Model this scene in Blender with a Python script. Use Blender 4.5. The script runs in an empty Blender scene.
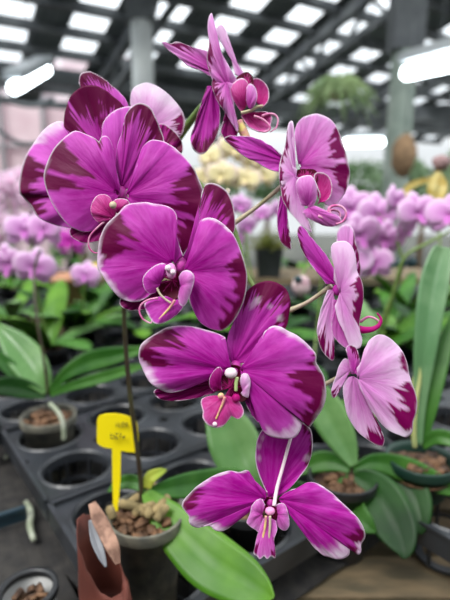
import bpy, bmesh, math, random
from mathutils import Vector, Matrix, noise
random.seed(7)
scn = bpy.context.scene
col = scn.collection
R = math.radians
F = 480.0
PITCH = R(12)
CAM = Vector((0, 0, 1.25))
FW = Vector((0, math.cos(PITCH), -math.sin(PITCH)))
UP = Vector((0, math.sin(PITCH), math.cos(PITCH)))
RT = Vector((1, 0, 0))

def P(x, y, d):
    return CAM + FW*d + RT*((x-225)/F*d) + UP*((300-y)/F*d)

def PZ(x, y, z):                       # where the sight line meets the level z
    v = FW + RT*((x-225)/F) + UP*((300-y)/F)
    return CAM + v*((z-CAM.z)/v.z)

def lin(c):
    return c/12.92 if c <= .04045 else ((c+.055)/1.055)**2.4
def rgb(r, g, b):
    return (lin(r/255), lin(g/255), lin(b/255), 1)

# ------------------------------------------------------------------ materials
MATS = {}
def mat(name, color, rough=.6, spec=.5, metal=0, noise_scale=0, color2=None, bump=0, emit=None, estr=0,
        trans=0, coords='Object', distort=0, stretch=None):
    if name in MATS: return MATS[name]
    m = bpy.data.materials.new(name); m.use_nodes = True
    nt = m.node_tree; N = nt.nodes; L = nt.links
    b = N['Principled BSDF']
    b.inputs['Base Color'].default_value = color
    b.inputs['Roughness'].default_value = rough
    b.inputs['Specular IOR Level'].default_value = spec
    b.inputs['Metallic'].default_value = metal
    if emit:
        b.inputs['Emission Color'].default_value = emit
        b.inputs['Emission Strength'].default_value = estr
    if noise_scale:
        tc = N.new('ShaderNodeTexCoord')
        mp = N.new('ShaderNodeMapping')
        if stretch: mp.inputs['Scale'].default_value = stretch
        n = N.new('ShaderNodeTexNoise'); n.inputs['Scale'].default_value = noise_scale
        n.inputs['Detail'].default_value = 4; n.inputs['Distortion'].default_value = distort
        L.new(tc.outputs[coords], mp.inputs['Vector']); L.new(mp.outputs[0], n.inputs['Vector'])
        if color2:
            rp = N.new('ShaderNodeValToRGB')
            rp.color_ramp.elements[0].position = .38; rp.color_ramp.elements[0].color = color
            rp.color_ramp.elements[1].position = .62; rp.color_ramp.elements[1].color = color2
            L.new(n.outputs['Fac'], rp.inputs['Fac']); L.new(rp.outputs[0], b.inputs['Base Color'])
        if bump:
            bp = N.new('ShaderNodeBump'); bp.inputs['Strength'].default_value = bump
            bp.inputs['Distance'].default_value = .004
            L.new(n.outputs['Fac'], bp.inputs['Height']); L.new(bp.outputs[0], b.inputs['Normal'])
    if trans:
        t = N.new('ShaderNodeBsdfTranslucent')
        src = b.inputs['Base Color'].links[0].from_socket if b.inputs['Base Color'].links else None
        if src: L.new(src, t.inputs['Color'])
        else: t.inputs['Color'].default_value = color
        mx = N.new('ShaderNodeMixShader'); mx.inputs[0].default_value = trans
        L.new(b.outputs[0], mx.inputs[1]); L.new(t.outputs[0], mx.inputs[2])
        L.new(mx.outputs[0], N['Material Output'].inputs['Surface'])
    MATS[name] = m
    return m

def petal_mat(name, base, dark, pale, white, trans=.24, rough=.5):
    """pattern masks come with the petal: x = dark blotches, y = white margin and painted rim sheen, z = paleness"""
    m = bpy.data.materials.new(name); m.use_nodes = True
    nt = m.node_tree; N = nt.nodes; L = nt.links
    b = N['Principled BSDF']
    at = N.new('ShaderNodeAttribute'); at.attribute_name = 'mask'
    sep = N.new('ShaderNodeSeparateXYZ'); L.new(at.outputs['Vector'], sep.inputs[0])
    uv = N.new('ShaderNodeUVMap'); uv.uv_map = 'UVMap'
    mp = N.new('ShaderNodeMapping'); mp.inputs['Scale'].default_value = (26, 2.5, 1)
    L.new(uv.outputs[0], mp.inputs['Vector'])
    n1 = N.new('ShaderNodeTexNoise'); n1.inputs['Scale'].default_value = 1.6; n1.inputs['Detail'].default_value = 3
    L.new(mp.outputs[0], n1.inputs['Vector'])
    tc = N.new('ShaderNodeTexCoord')
    n2 = N.new('ShaderNodeTexNoise'); n2.inputs['Scale'].default_value = 55; n2.inputs['Detail'].default_value = 3
    L.new(tc.outputs['Object'], n2.inputs['Vector'])
    def mix(a, bb, fac):
        x = N.new('ShaderNodeMix'); x.data_type = 'RGBA'
        if isinstance(a, tuple): x.inputs['A'].default_value = a
        else: L.new(a, x.inputs['A'])
        x.inputs['B'].default_value = bb
        L.new(fac, x.inputs['Factor'])
        return x.outputs['Result']
    def mth(op, a, bb, clamp=True):
        x = N.new('ShaderNodeMath'); x.operation = op; x.use_clamp = clamp
        for i, q in enumerate((a, bb)):
            if isinstance(q, (int, float)): x.inputs[i].default_value = q
            else: L.new(q, x.inputs[i])
        return x.outputs[0]
    v = mth('MULTIPLY', mth('SUBTRACT', n1.outputs['Fac'], .5, False), .75, False)
    w = mth('MULTIPLY', mth('SUBTRACT', n2.outputs['Fac'], .5, False), .7, False)
    pf = mth('ADD', sep.outputs['Z'], mth('ADD', v, w, False))
    c = mix(base, pale, pf)
    dk = mth('MULTIPLY', sep.outputs['X'], mth('ADD', 1.1, v, False))
    c = mix(c, dark, dk)
    c = mix(c, white, mth('ADD', mth('MULTIPLY', sep.outputs['Y'], mth('ADD', 1, v, False)), 0))
    L.new(c, b.inputs['Base Color'])
    b.inputs['Roughness'].default_value = rough
    b.inputs['Specular IOR Level'].default_value = .16
    bp = N.new('ShaderNodeBump'); bp.inputs['Strength'].default_value = .35; bp.inputs['Distance'].default_value = .0012
    L.new(n1.outputs['Fac'], bp.inputs['Height']); L.new(bp.outputs[0], b.inputs['Normal'])
    t = N.new('ShaderNodeBsdfTranslucent'); L.new(c, t.inputs['Color'])
    mx = N.new('ShaderNodeMixShader'); mx.inputs[0].default_value = trans
    L.new(b.outputs[0], mx.inputs[1]); L.new(t.outputs[0], mx.inputs[2])
    L.new(mx.outputs[0], N['Material Output'].inputs['Surface'])
    return m

WHITE = rgb(240, 224, 240)
M_MAG = petal_mat('magenta_petal', rgb(168, 8, 144), rgb(104, 0, 64), rgb(218, 96, 208), WHITE)
M_PINK = petal_mat('pink_petal', rgb(190, 44, 166), rgb(116, 0, 78), rgb(230, 162, 224), WHITE)
M_PALE = petal_mat('pale_petal', rgb(208, 108, 196), rgb(126, 0, 84), rgb(236, 196, 232), WHITE)
M_DARK = petal_mat('crimson_sepal', rgb(134, 0, 92), rgb(100, 0, 58), rgb(190, 40, 160), WHITE)
M_LIP = petal_mat('crimson_lip', rgb(180, 4, 116), rgb(90, 0, 40), rgb(226, 120, 196), WHITE)
M_LILAC = petal_mat('lilac_petal', rgb(210, 118, 204), rgb(176, 40, 150), rgb(250, 224, 250), WHITE, trans=.3)
M_BLUSH = petal_mat('blush_petal', rgb(244, 206, 232), rgb(220, 130, 190), rgb(254, 244, 252), WHITE, trans=.5)
M_CREAM = petal_mat('cream_petal', rgb(238, 226, 170), rgb(222, 150, 160), rgb(250, 244, 214), WHITE, trans=.35)
M_CAP = mat('anther', rgb(238, 214, 226), .35)
M_COLUMN = mat('column_flesh', rgb(206, 96, 180), .4, noise_scale=90, color2=rgb(232, 170, 214))
M_CORE = mat('core_flesh', rgb(176, 24, 140), .5, noise_scale=90, color2=rgb(196, 60, 166))
M_YSTR = mat('callus', rgb(226, 206, 120), .4, noise_scale=200, color2=rgb(206, 130, 140))
M_TEND = mat('tendril', rgb(206, 70, 150), .35, noise_scale=120, color2=rgb(232, 170, 200))
M_PED = mat('pedicel', rgb(176, 172, 120), .4, noise_scale=60, color2=rgb(206, 188, 168))
M_SPIKE = mat('spike', rgb(54, 42, 32), .45, noise_scale=30, color2=rgb(66, 64, 40))
M_SPIKEG = mat('spike_green', rgb(96, 124, 58), .45, noise_scale=60, color2=rgb(120, 142, 74))

def leaf_mat(name, c1, c2, rough=.42):
    return mat(name, c1, rough, .3, noise_scale=14, color2=c2, bump=.12, trans=.12, stretch=(1, 1, 1))
M_LEAF = leaf_mat('leaf_bright', rgb(62, 110, 24), rgb(96, 142, 44))
M_LEAFD = leaf_mat('leaf_dark', rgb(20, 56, 16), rgb(40, 84, 28))
M_LEAFM = leaf_mat('leaf_mid', rgb(40, 88, 26), rgb(70, 118, 46))
M_LEAFP = leaf_mat('leaf_pale', rgb(84, 126, 68), rgb(118, 156, 96), .25)
M_LEAFY = leaf_mat('leaf_yellow', rgb(150, 170, 60), rgb(190, 186, 80))
M_BLACKP = mat('black_plastic', rgb(28, 29, 31), .4, .5, noise_scale=20, color2=rgb(42, 43, 46))
M_TRAY = mat('tray_plastic', rgb(28, 30, 34), .34, .6, noise_scale=12, color2=rgb(50, 53, 58))
M_POTG = mat('net_pot', rgb(84, 84, 76), .7, noise_scale=60, color2=rgb(116, 112, 98), bump=.5)
M_BARK = mat('bark', rgb(62, 42, 30), .8, noise_scale=60, color2=rgb(118, 86, 60), bump=.5)
M_MOSS = mat('dry_moss', rgb(150, 132, 92), .9, noise_scale=70, color2=rgb(104, 92, 60), bump=.5)
M_ROOT = mat('root', rgb(172, 176, 160), .6, noise_scale=50, color2=rgb(132, 140, 118))
M_YEL = mat('tag_yellow', rgb(250, 228, 12), .45)
M_INK = mat('ink', rgb(50, 46, 20), .7)
M_RUST = mat('rust_pot', rgb(88, 42, 33), .7, noise_scale=18, color2=rgb(110, 54, 42))
M_TORN = mat('torn_paper', rgb(110, 80, 66), .8, noise_scale=90, color2=rgb(172, 134, 114), bump=.6)
M_GREYL = mat('grey_liner', rgb(120, 122, 128), .4)
M_TAN = mat('bench_wood', rgb(84, 76, 58), .75, noise_scale=14, color2=rgb(124, 106, 80), stretch=(1, 3, 1))
M_FLOOR = mat('shed_floor', rgb(58, 60, 56), .9, noise_scale=3, color2=rgb(84, 86, 78))
M_STEEL = mat('dark_steel', rgb(78, 82, 86), .6, noise_scale=5, color2=rgb(100, 104, 106))
M_ROOF = mat('roof_sheet', rgb(96, 102, 106), .7, noise_scale=3, color2=rgb(122, 128, 130))
M_COL = mat('column_paint', rgb(186, 190, 190), .7, noise_scale=5, color2=rgb(206, 210, 208))
M_COLG = mat('column_mossy', rgb(132, 146, 136), .8, noise_scale=5, color2=rgb(160, 170, 160))
M_NET = mat('wall_net', rgb(226, 204, 210), .8, noise_scale=2, color2=rgb(240, 224, 228), trans=.5)
M_WHITEP = mat('white_plastic', rgb(150, 150, 148), .5)
M_HOUS = mat('lamp_housing', rgb(170, 176, 180), .5)
M_TUBE = mat('lamp_tube', (1, 1, 1, 1), .4, emit=(.86, .96, 1, 1), estr=9)
M_CLAY = mat('clay', rgb(168, 120, 92), .8, noise_scale=20, color2=rgb(186, 140, 112))
M_CLIP = mat('teal_clip', rgb(34, 60, 66), .4)
M_HEDGE = mat('hedge_leaf', rgb(130, 164, 118), .7, noise_scale=5, color2=rgb(180, 204, 166), trans=.5)
M_FERN = mat('hanging_leaf', rgb(136, 166, 112), .6, noise_scale=5, color2=rgb(176, 196, 146), trans=.45)
M_BROWNN = mat('nest_brown', rgb(120, 96, 72), .9, noise_scale=20, color2=rgb(150, 120, 90))

def sheet_mat():
    m = bpy.data.materials.new('translucent_sheet'); m.use_nodes = True
    N = m.node_tree.nodes; L = m.node_tree.links
    t = N.new('ShaderNodeBsdfTransparent'); t.inputs[0].default_value = (.96, .98, 1, 1)
    tl = N.new('ShaderNodeBsdfTranslucent'); tl.inputs[0].default_value = (.9, .93, .95, 1)
    tc = N.new('ShaderNodeTexCoord')
    n = N.new('ShaderNodeTexNoise'); n.inputs['Scale'].default_value = 3.5; n.inputs['Detail'].default_value = 3
    rp = N.new('ShaderNodeValToRGB'); rp.color_ramp.elements[0].position = .5; rp.color_ramp.elements[0].color = (.03,)*3+(1,)
    rp.color_ramp.elements[1].position = .68; rp.color_ramp.elements[1].color = (.40,)*3+(1,)
    mx = N.new('ShaderNodeMixShader')
    L.new(tc.outputs['Object'], n.inputs['Vector']); L.new(n.outputs['Fac'], rp.inputs['Fac']); L.new(rp.outputs[0], mx.inputs[0])
    L.new(t.outputs[0], mx.inputs[1]); L.new(tl.outputs[0], mx.inputs[2])
    L.new(mx.outputs[0], N['Material Output'].inputs['Surface'])
    return m
M_SHEET = sheet_mat()

# ------------------------------------------------------------------ object helpers
def worldloc(o):
    v = Vector(o.location)
    while o.parent:
        o = o.parent; v = v + Vector(o.location)
    return v

def tag(o, label=None, cat=None, group=None, kind=None):
    if label: o['label'] = label
    if cat: o['category'] = cat
    if group: o['group'] = group
    if kind: o['kind'] = kind
    return o

def thing(name, label, cat, loc, group=None):
    o = bpy.data.objects.new(name, None); col.objects.link(o)
    o.empty_display_size = .02
    o.location = loc
    return tag(o, label, cat, group)

def obj(name, verts, faces, m, parent=None, origin=None, smooth=True, masks=None, uvs=None, solid=0):
    """verts are in world space; origin is the world place of the object's own zero"""
    if origin is None:
        origin = worldloc(parent) if parent else Vector((0, 0, 0))
    origin = Vector(origin)
    me = bpy.data.meshes.new(name)
    me.from_pydata([tuple(Vector(v)-origin) for v in verts], [], faces)
    me.materials.append(m)
    if smooth:
        me.polygons.foreach_set('use_smooth', [True]*len(me.polygons))
    if masks:
        a = me.attributes.new('mask', 'FLOAT_VECTOR', 'POINT')
        a.data.foreach_set('vector', [c for k in masks for c in k])
    if uvs:
        uvl = me.uv_layers.new(name='UVMap')
        for lp in me.loops:
            uvl.data[lp.index].uv = uvs[lp.vertex_index]
    me.update()
    o = bpy.data.objects.new(name, me); col.objects.link(o)
    if parent:
        o.parent = parent; o.location = origin-worldloc(parent)
    else:
        o.location = origin
    if solid:
        s = o.modifiers.new('thick', 'SOLIDIFY'); s.thickness = solid; s.offset = 0
    return o

def copy_tree(o, parent=None):
    c = o.copy(); col.objects.link(c); c.parent = parent
    for ch in list(o.children):
        copy_tree(ch, c)
    return c

class MB:
    def __init__(s): s.v = []; s.f = []
    def add(s, v, f):
        n = len(s.v); s.v += [Vector(a) for a in v]; s.f += [tuple(i+n for i in q) for q in f]
        return s
    def box(s, c, sz, rot=None):
        c = Vector(c); h = Vector(sz)/2; vs = []
        for i in (-1, 1):
            for j in (-1, 1):
                for k in (-1, 1):
                    p = Vector((i*h.x, j*h.y, k*h.z))
                    if rot is not None: p = rot @ p
                    vs.append(c+p)
        return s.add(vs, [(0, 1, 3, 2), (4, 6, 7, 5), (0, 4, 5, 1), (2, 3, 7, 6), (0, 2, 6, 4), (1, 5, 7, 3)])
    def bar(s, a, b, w, h, up=Vector((0, 0, 1))):
        a = Vector(a); b = Vector(b); z = (b-a).normalized()
        x = z.cross(up).normalized(); y = x.cross(z)
        vs = []
        for p in (a, b):
            for (i, j) in ((-1, -1), (1, -1), (1, 1), (-1, 1)):
                vs.append(p+x*(i*w/2)+y*(j*h/2))
        return s.add(vs, [(0, 1, 2, 3), (7, 6, 5, 4), (0, 4, 5, 1), (1, 5, 6, 2), (2, 6, 7, 3), (3, 7, 4, 0)])
    def tube(s, pts, rad, n=8, sub=4):
        pts = [Vector(p) for p in pts]
        if not isinstance(rad, (list, tuple)): rad = [rad]*len(pts)
        if sub > 1 and len(pts) > 2:
            pts, rad = cat_open(pts, sub), catn(rad, sub)
        vs = []; fs = []; prev = None
        for i, p in enumerate(pts):
            t = (pts[min(i+1, len(pts)-1)]-pts[max(i-1, 0)]).normalized()
            if prev is None:
                a = t.orthogonal().normalized()
            else:
                a = (prev-t*prev.dot(t)).normalized()
            prev = a; b = t.cross(a)
            for k in range(n):
                q = 2*math.pi*k/n
                vs.append(p+(a*math.cos(q)+b*math.sin(q))*rad[i])
        m = len(pts)
        for i in range(m-1):
            for k in range(n):
                fs.append((i*n+k, i*n+(k+1) % n, (i+1)*n+(k+1) % n, (i+1)*n+k))
        fs.append(tuple(range(n-1, -1, -1))); fs.append(tuple((m-1)*n+k for k in range(n)))
        return s.add(vs, fs)
    def lathe(s, c, prof, n=32):
        c = Vector(c); vs = []; fs = []
        for (r, z) in prof:
            for k in range(n):
                q = 2*math.pi*k/n
                vs.append(c+Vector((r*math.cos(q), r*math.sin(q), z)))
        for i in range(len(prof)-1):
            for k in range(n):
                fs.append((i*n+k, i*n+(k+1) % n, (i+1)*n+(k+1) % n, (i+1)*n+k))
        return s.add(vs, fs)
    def blob(s, c, r, n=10, jitter=0, axes=None):
        c = Vector(c); vs = []; fs = []
        ax = axes or (Vector((1, 0, 0)), Vector((0, 1, 0)), Vector((0, 0, 1)))
        rr = r if isinstance(r, (list, tuple)) else (r, r, r)
        m = n//2+1
        for i in range(m+1):
            th = math.pi*i/m
            for k in range(n):
                q = 2*math.pi*k/n
                j = 1+random.uniform(-jitter, jitter)
                vs.append(c+ax[0]*(rr[0]*math.sin(th)*math.cos(q)*j)+ax[1]*(rr[1]*math.sin(th)*math.sin(q)*j)+ax[2]*(rr[2]*math.cos(th)*j))
        for i in range(m):
            for k in range(n):
                fs.append((i*n+k, (i+1)*n+k, (i+1)*n+(k+1) % n, i*n+(k+1) % n))
        return s.add(vs, fs)
    def build(s, name, m, parent=None, origin=None, smooth=True, **k):
        return obj(name, s.v, s.f, m, parent, origin, smooth, **k)

def cr(p0, p1, p2, p3, t):
    return .5*((2*p1)+(p2-p0)*t+(2*p0-5*p1+4*p2-p3)*t*t+(3*p1-p0-3*p2+p3)*t*t*t)
def cat_open(pts, sub):
    out = []; n = len(pts)
    for i in range(n-1):
        a = pts[max(i-1, 0)]; b = pts[i]; c = pts[i+1]; d = pts[min(i+2, n-1)]
        for k in range(sub): out.append(cr(a, b, c, d, k/sub))
    out.append(pts[-1]); return out
def catn(v, sub): return cat_open(list(v), sub)
def sst(a, b, x):
    t = max(0, min(1, (x-a)/(b-a))); return t*t*(3-2*t)
def n1(x, seed=0): return noise.noise(Vector((x, seed*7.31, 3.7)))
def n2(x, y, seed=0): return noise.noise(Vector((x, y, seed*5.17)))

# ------------------------------------------------------------------ petals
def petal(name, parent, D, base, out, m=None, z0=0, grad=(0, 0), bulge=0, ruf=1.0, curl=0, tip=0,
          dark=(), white=(), wm=.035, pale=.25, seed=None, label=None, thick=.0007, rings=20, crease=None, dots=()):
    """base and outline are sighted points; z0, grad, bulge, curl, tip shape the depth in mm"""
    m = m or M_MAG
    seed = seed if seed is not None else random.randint(0, 999)
    ctrl = [Vector((p[0], p[1], p[2] if len(p) > 2 else 0)) for p in out]
    sub = max(3, int(90/len(ctrl)))
    pl = cat_open(ctrl, sub); S = len(pl)
    b = Vector((base[0], base[1], 0))
    mx = max((Vector((p.x, p.y, 0))-b).length for p in pl)
    verts = []; masks = []; uvs = []
    for r_i in range(rings+1):
        r = .03+.97*(r_i/rings)
        rr = 1-(1-r)**1.25 if r < 1 else 1
        for j, p in enumerate(pl):
            s = j/(S-1); ci = j/sub
            x = b.x+(p.x-b.x)*rr; y = b.y+(p.y-b.y)*rr
            dist = math.hypot(x-b.x, y-b.y)/mx
            d = z0+grad[0]*(x-b.x)+grad[1]*(y-b.y)+p.z*rr**1.5
            d += bulge*math.sin(math.pi*min(1, rr)*.9)*math.sin(math.pi*s)
            d += tip*dist**2.2+curl*rr**4
            d += ruf*(rr**3*(1.8*n1(s*7, seed)+1.4*n1(s*17, seed+1))+1.7*math.sin(math.pi*rr*.8)*n1(s*8, seed+12))
            d += .5*ruf*n2(x*.05, y*.05, seed)
            if crease: d += crease*math.exp(-((s-.5)/.035)**2)*math.sin(math.pi*min(rr, .98))
            dk = 0
            for (i0, i1, pen) in dark:
                win = sst(i0-.35, i0+.5, ci)*(1-sst(i1-.5, i1+.35, ci))
                st = .5+.85*n1(s*48, seed+3)+.35*n1(s*14, seed+4)+.5*n1(s*95, seed+9)
                pp = pen*win*(.22+.95*st)
                if pp > .01:
                    dk = max(dk, sst(1-pp-.03, 1-pp+.05, rr+.09*n2(s*60, rr*5, seed)))
            wh = 0
            wmj = wm*.72*(1+.8*n1(s*22, seed+6))
            if wm: wh = sst(1-wmj*1.3, 1-wmj*.3, rr)*.8
            for (i0, i1, pen) in white:
                win = sst(i0-.4, i0+.5, ci)*(1-sst(i1-.5, i1+.4, ci))
                st = 1+.5*n1(s*30, seed+7)
                pp = pen*win*st
                if pp > .01:
                    w_ = sst(1-pp*1.3, 1-pp*.25, rr+.05*n2(s*40, rr*6, seed+2))
                    wh = max(wh, w_*(.72+.35*n2(s*60, rr*14, seed+5)))
                    dk *= 1-w_
            pa = (pale+.1)*(.15+1.1*rr**1.8)
            for (px, py, pr, am) in dots:
                q = math.hypot(x-px, y-py)/pr
                if q < 1.3:
                    k = (1-sst(.4, 1.2, q+.5*n2(s*40, rr*5, seed)))*abs(am)
                    if am > 0: wh = max(wh, k)
                    else: dk = max(dk, k)
            verts.append(P(x, y, D+d*.001)); masks.append((dk, wh, pa)); uvs.append((s, rr))
    faces = []
    for i in range(rings):
        for j in range(S-1):
            a = i*S+j
            faces.append((a, a+1, a+S+1, a+S))
    o = obj(name, verts, faces, m, parent, P(b.x, b.y, D+z0*.001), masks=masks, uvs=uvs, solid=thick)
    if label: o['label'] = label
    return o

def tendril(name, parent, D, pts, r0, r1, m=None, label=None):
    n = len(pts)
    mb = MB().tube([P(p[0], p[1], D+(p[2] if len(p) > 2 else 0)*.001) for p in pts],
                   [r0+(r1-r0)*i/(n-1) for i in range(n)], 8, 5)
    o = mb.build(name, m or M_TEND, parent, P(pts[0][0], pts[0][1], D))
    if label: o['label'] = label
    return o

def flower_core(plant, x, y, D, r, m=None):
    """the flower's column; its petals hang below it in the tree"""
    c = P(x, y, D)
    mb = MB().blob(c, (r*1.0, r*1.3, r*1.25), 16, axes=(RT, FW, UP))
    mb.blob(c+FW*r*1.5, (r*.7, r*1.6, r*.7), 12, axes=(RT, FW, UP))
    return mb.build('flower', m or M_CORE, plant, c)

def cap_blob(parent, x, y, D, r, m=None, name='anther_cap', sy=1.0):
    mb = MB().blob(P(x, y, D), (r, r*.8, r*sy), 14, axes=(RT, FW, UP))
    return mb.build(name, m or M_CAP, parent, P(x, y, D))

#==================================================================== main orchid
BENCH = .835; TRAYZ = .90
ang = R(37)
A_ = Vector((math.cos(ang), math.sin(ang), 0)); B_ = Vector((-math.sin(ang), math.cos(ang), 0))
PITCHT = .1085
def cellpos(a, b, z=0):
    v = A_*a+B_*b; return Vector((v.x, v.y, z))
TA0, TB0, TW, TH = .135, .300, .436, .219
def snap(p):
    """nearest tray cell centre"""
    a = p.x*A_.x+p.y*A_.y; b = p.x*B_.x+p.y*B_.y
    k = math.floor((a-TA0)/TW); j = math.floor((b-TB0)/(TH+.006))
    ca = TA0+k*TW; cb = TB0+j*(TH+.006)
    ia = min(3, max(0, int((a-ca)/PITCHT))); ib = min(1, max(0, int((b-cb)/PITCHT)))
    return cellpos(ca+(ia+.5)*PITCHT, cb+(ib+.5)*PITCHT, 0)

potc = PZ(146, 512, .957); potc.z = .857
main = thing('potted_orchid', 'large blooming magenta orchid with dark-edged petals, in the grey pot at the front',
             'orchid', potc)

def pot_profile(r, h, t=.0022):
    return [(0, 0), (r*.74, 0), (r*.76, .002), (r*.95, h-.012), (r*1.02, h-.012), (r*1.04, h-.010), (r*1.04, h-.001), (r*1.03, h),
            (r*1.03-t, h), (r*.97-t, h-.004), (r*.90-t, h*.7), (r*.8-t, .004), (0, .004)]
def chips(mb, c, r, n, size, flat=.5):
    for i in range(n):
        q = random.uniform(0, 6.28); rr = r*math.sqrt(random.random())
        p = c+Vector((rr*math.cos(q), rr*math.sin(q), random.uniform(-.004, .006)))
        ro = Matrix.Rotation(random.uniform(0, 6), 3, 'Z') @ Matrix.Rotation(random.uniform(-.6, .6), 3, 'X')
        mb.box(p, (size*random.uniform(.6, 1.5), size*random.uniform(.4, .9), size*flat*random.uniform(.4, 1)), ro)
    return mb
POTH = .100
MB().lathe(potc, pot_profile(.0355, POTH)).build('pot', M_POTG, main)
bk = chips(MB().lathe(potc, [(.033, POTH-.02), (.030, POTH-.012), (.0, POTH-.010)], 24), potc+Vector((0, 0, POTH-.008)), .027, 70, .010).build('bark', M_BARK, main)
ms = MB()
for i in range(9):
    q = random.uniform(0, 6.28); rr = random.uniform(.005, .028)
    p = potc+Vector((rr*math.cos(q)-.006, rr*math.sin(q), POTH+random.uniform(-.004, .006)))
    ms.tube([p, p+Vector((random.uniform(-.01, .01), random.uniform(-.01, .01), .008)), p+Vector((random.uniform(-.02, .02), random.uniform(-.015, .015), .001))], .0042, 8, 4)
ms.build('aerial_root', M_MOSS, main)

# leaf: spine sighted points with widths in px
def leaf(parent, spine, name='leaf', m=None, fold=.18, roll=0, sub=6, thick=.0016, label=None, world=False, droop=0):
    pts = [(Vector(p[0]), p[1]) if world else (P(p[0], p[1], p[2]), p[3]/F*p[2]) for p in spine]
    c = cat_open([p[0] for p in pts], sub); w = catn([p[1] for p in pts], sub)
    NW = 8; vs = []; fs = []
    for i, p in enumerate(c):
        t = (c[min(i+1, len(c)-1)]-c[max(i-1, 0)]).normalized()
        view = (p-CAM).normalized() if not world else Vector((0, 0, -1))
        if world and abs(t.z) > .97: view = Vector((1, 0, 0))
        side = t.cross(view).normalized(); nrm = side.cross(t).normalized()
        if roll:
            q = Matrix.Rotation(roll, 3, t); side = q @ side; nrm = q @ nrm
        for k in range(NW+1):
            u = k/NW*2-1
            hw = w[i]/2
            z = hw*(fold*(abs(u)**1.3)-droop*u*u)-hw*.05*math.exp(-(u/.12)**2)
            vs.append(p+side*(u*hw)-nrm*z if False else p+side*(u*hw)+nrm*(-z if not world else z))
    for i in range(len(c)-1):
        for k in range(NW):
            a = i*(NW+1)+k; fs.append((a, a+1, a+NW+2, a+NW+1))
    o = obj(name, vs, fs, m or M_LEAF, parent, pts[0][0], solid=thick)
    if label: o['label'] = label
    return o

leaf(main, [(146, 492, 0.465, 10), (158, 508, 0.458, 26), (180, 532, 0.443, 44), (210, 560, 0.425, 54), (243, 580, 0.405, 46), (264, 592, 0.393, 26), (274, 597, 0.385, 3)], fold=.12)
leaf(main, [(150, 492, 0.465, 8), (172, 488, 0.475, 20), (200, 484, 0.495, 26), (235, 482, 0.515, 26), (262, 486, 0.525, 4)], m=M_LEAFM)
leaf(main, [(146, 490, 0.465, 8), (134, 482, 0.472, 14), (120, 483, 0.475, 12), (108, 492, 0.470, 2)], m=M_LEAFM)
leaf(main, [(147, 488, 0.465, 8), (150, 478, 0.465, 12), (160, 472, 0.470, 8), (166, 470, 0.475, 2)], m=M_LEAFY, label='yellow-green young leaf')

# flower spike
spike = [(141, 512, .468), (141, 485, .463), (136, 440, .455), (129, 385, .446), (125, 335, .44), (124, 300, .432), (126, 250, .42), (132, 205, .405),
         (148, 176, .39), (170, 168, .38), (188, 172, .372), (202, 186, .366), (218, 204, .362), (230, 221, .36), (238, 241, .357),
         (246, 272, .352), (262, 302, .345), (280, 350, .338), (290, 400, .33), (292, 440, .322), (284, 480, .312), (272, 504, .300)]
MB().tube([P(*p) for p in spike[:9]], [.0024, .0024, .0023, .0022, .0021, .002, .0019, .0019, .0019], 10, 6).build('flower_spike', M_SPIKE, main, P(*spike[0]))
MB().tube([P(*p) for p in spike[8:]], [.0019]*7+[.0016, .0016, .0015, .0015, .0014, .0013, .001], 10, 6).build('flower_spike', M_SPIKEG, main, P(*spike[8]))
MB().tube([P(170, 152, .382), P(180, 136, .376), P(190, 122, .366), P(201, 107, .356), P(212, 96, .348), P(228, 84, .338)], [.0026, .0029, .0028, .0022, .0016, .0016], 10, 6).build('pedicel', M_SPIKEG, main, P(170, 152, .382))
for a, b, c in (((233, 224, .358), (258, 206, .35), (284, 184, .336)), ((288, 311, .345), (308, 302, .335), (331, 286, .318)),
                ((318, 388, .338), (335, 379, .325), (353, 370, .306)), 
                ((170, 148, .386), (150, 180, .35), (124, 200, .305)), ((228, 190, .358), (205, 240, .32), (180, 270, .282)),
                ((262, 302, .345), (250, 340, .32), (236, 372, .282))):
    MB().tube([P(*a), P(*b), P(*c)], [.0019, .0014, .0017], 10, 6).build('pedicel', M_PED, main, P(*a))

# ---- flower rear upper left
D = .330
fa = flower_core(main, 118, 178, D+.003, .004)
petal('petal', fa, D, (112, 190), [(98, 150), (90, 140), (80, 129), (63, 122), (54, 123), (44, 130), (35, 142), (26, 156), (21, 172), (19, 190), (24, 198), (31, 206), (38, 217), (50, 223), (63, 227), (74, 228), (90, 228)],
      z0=4, bulge=-3, curl=4, dark=[(7, 12, .30)], wm=.02, pale=.7, ruf=2.0, white=[(1, 6, .10)])  # white range paints the sheen along the lit upper rim
petal('sepal', fa, D, (108, 160), [(86, 150), (66, 130), (64, 120), (66, 108), (71, 96), (77, 90), (84, 86), (95, 85.5), (105, 90), (114, 97), (121, 103), (126, 112), (128, 130)],
      z0=1, tip=-4, dark=[(1, 12, .52)], wm=0, pale=.55, seed=11, crease=1.5, dots=[(101, 108, 7, -.9), (102, 122, 6, -.9), (101, 96, 6, -.9)])
petal('petal', fa, D, (119, 186), [(104, 176), (101, 150), (102, 134), (103, 124), (107, 117), (113, 112), (121, 108), (132, 107), (140, 116), (146, 140)],
      z0=-4, bulge=-2, wm=.03, pale=.75, seed=21)
petal('sepal', fa, D, (150, 170), [(146, 150), (152, 132), (158, 125), (163, 124), (169, 127), (176, 133), (181, 140), (183, 148), (180, 156), (170, 168)], m=M_DARK,
      z0=3, ruf=1.5, dark=[(4, 9, .4)], wm=.02, pale=.3)
D = .350
fa2 = flower_core(main, 128, 140, D, .004)
petal('sepal', fa2, D, (122, 128), [(84, 96), (80, 86), (79, 80), (81, 74), (86, 72), (91, 72), (97, 75), (104, 79), (112, 86), (120, 93), (126, 100), (130, 110)],
      dark=[(0, 8, .3)], wm=.02, pale=.6, z0=0, bulge=-2)
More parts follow.
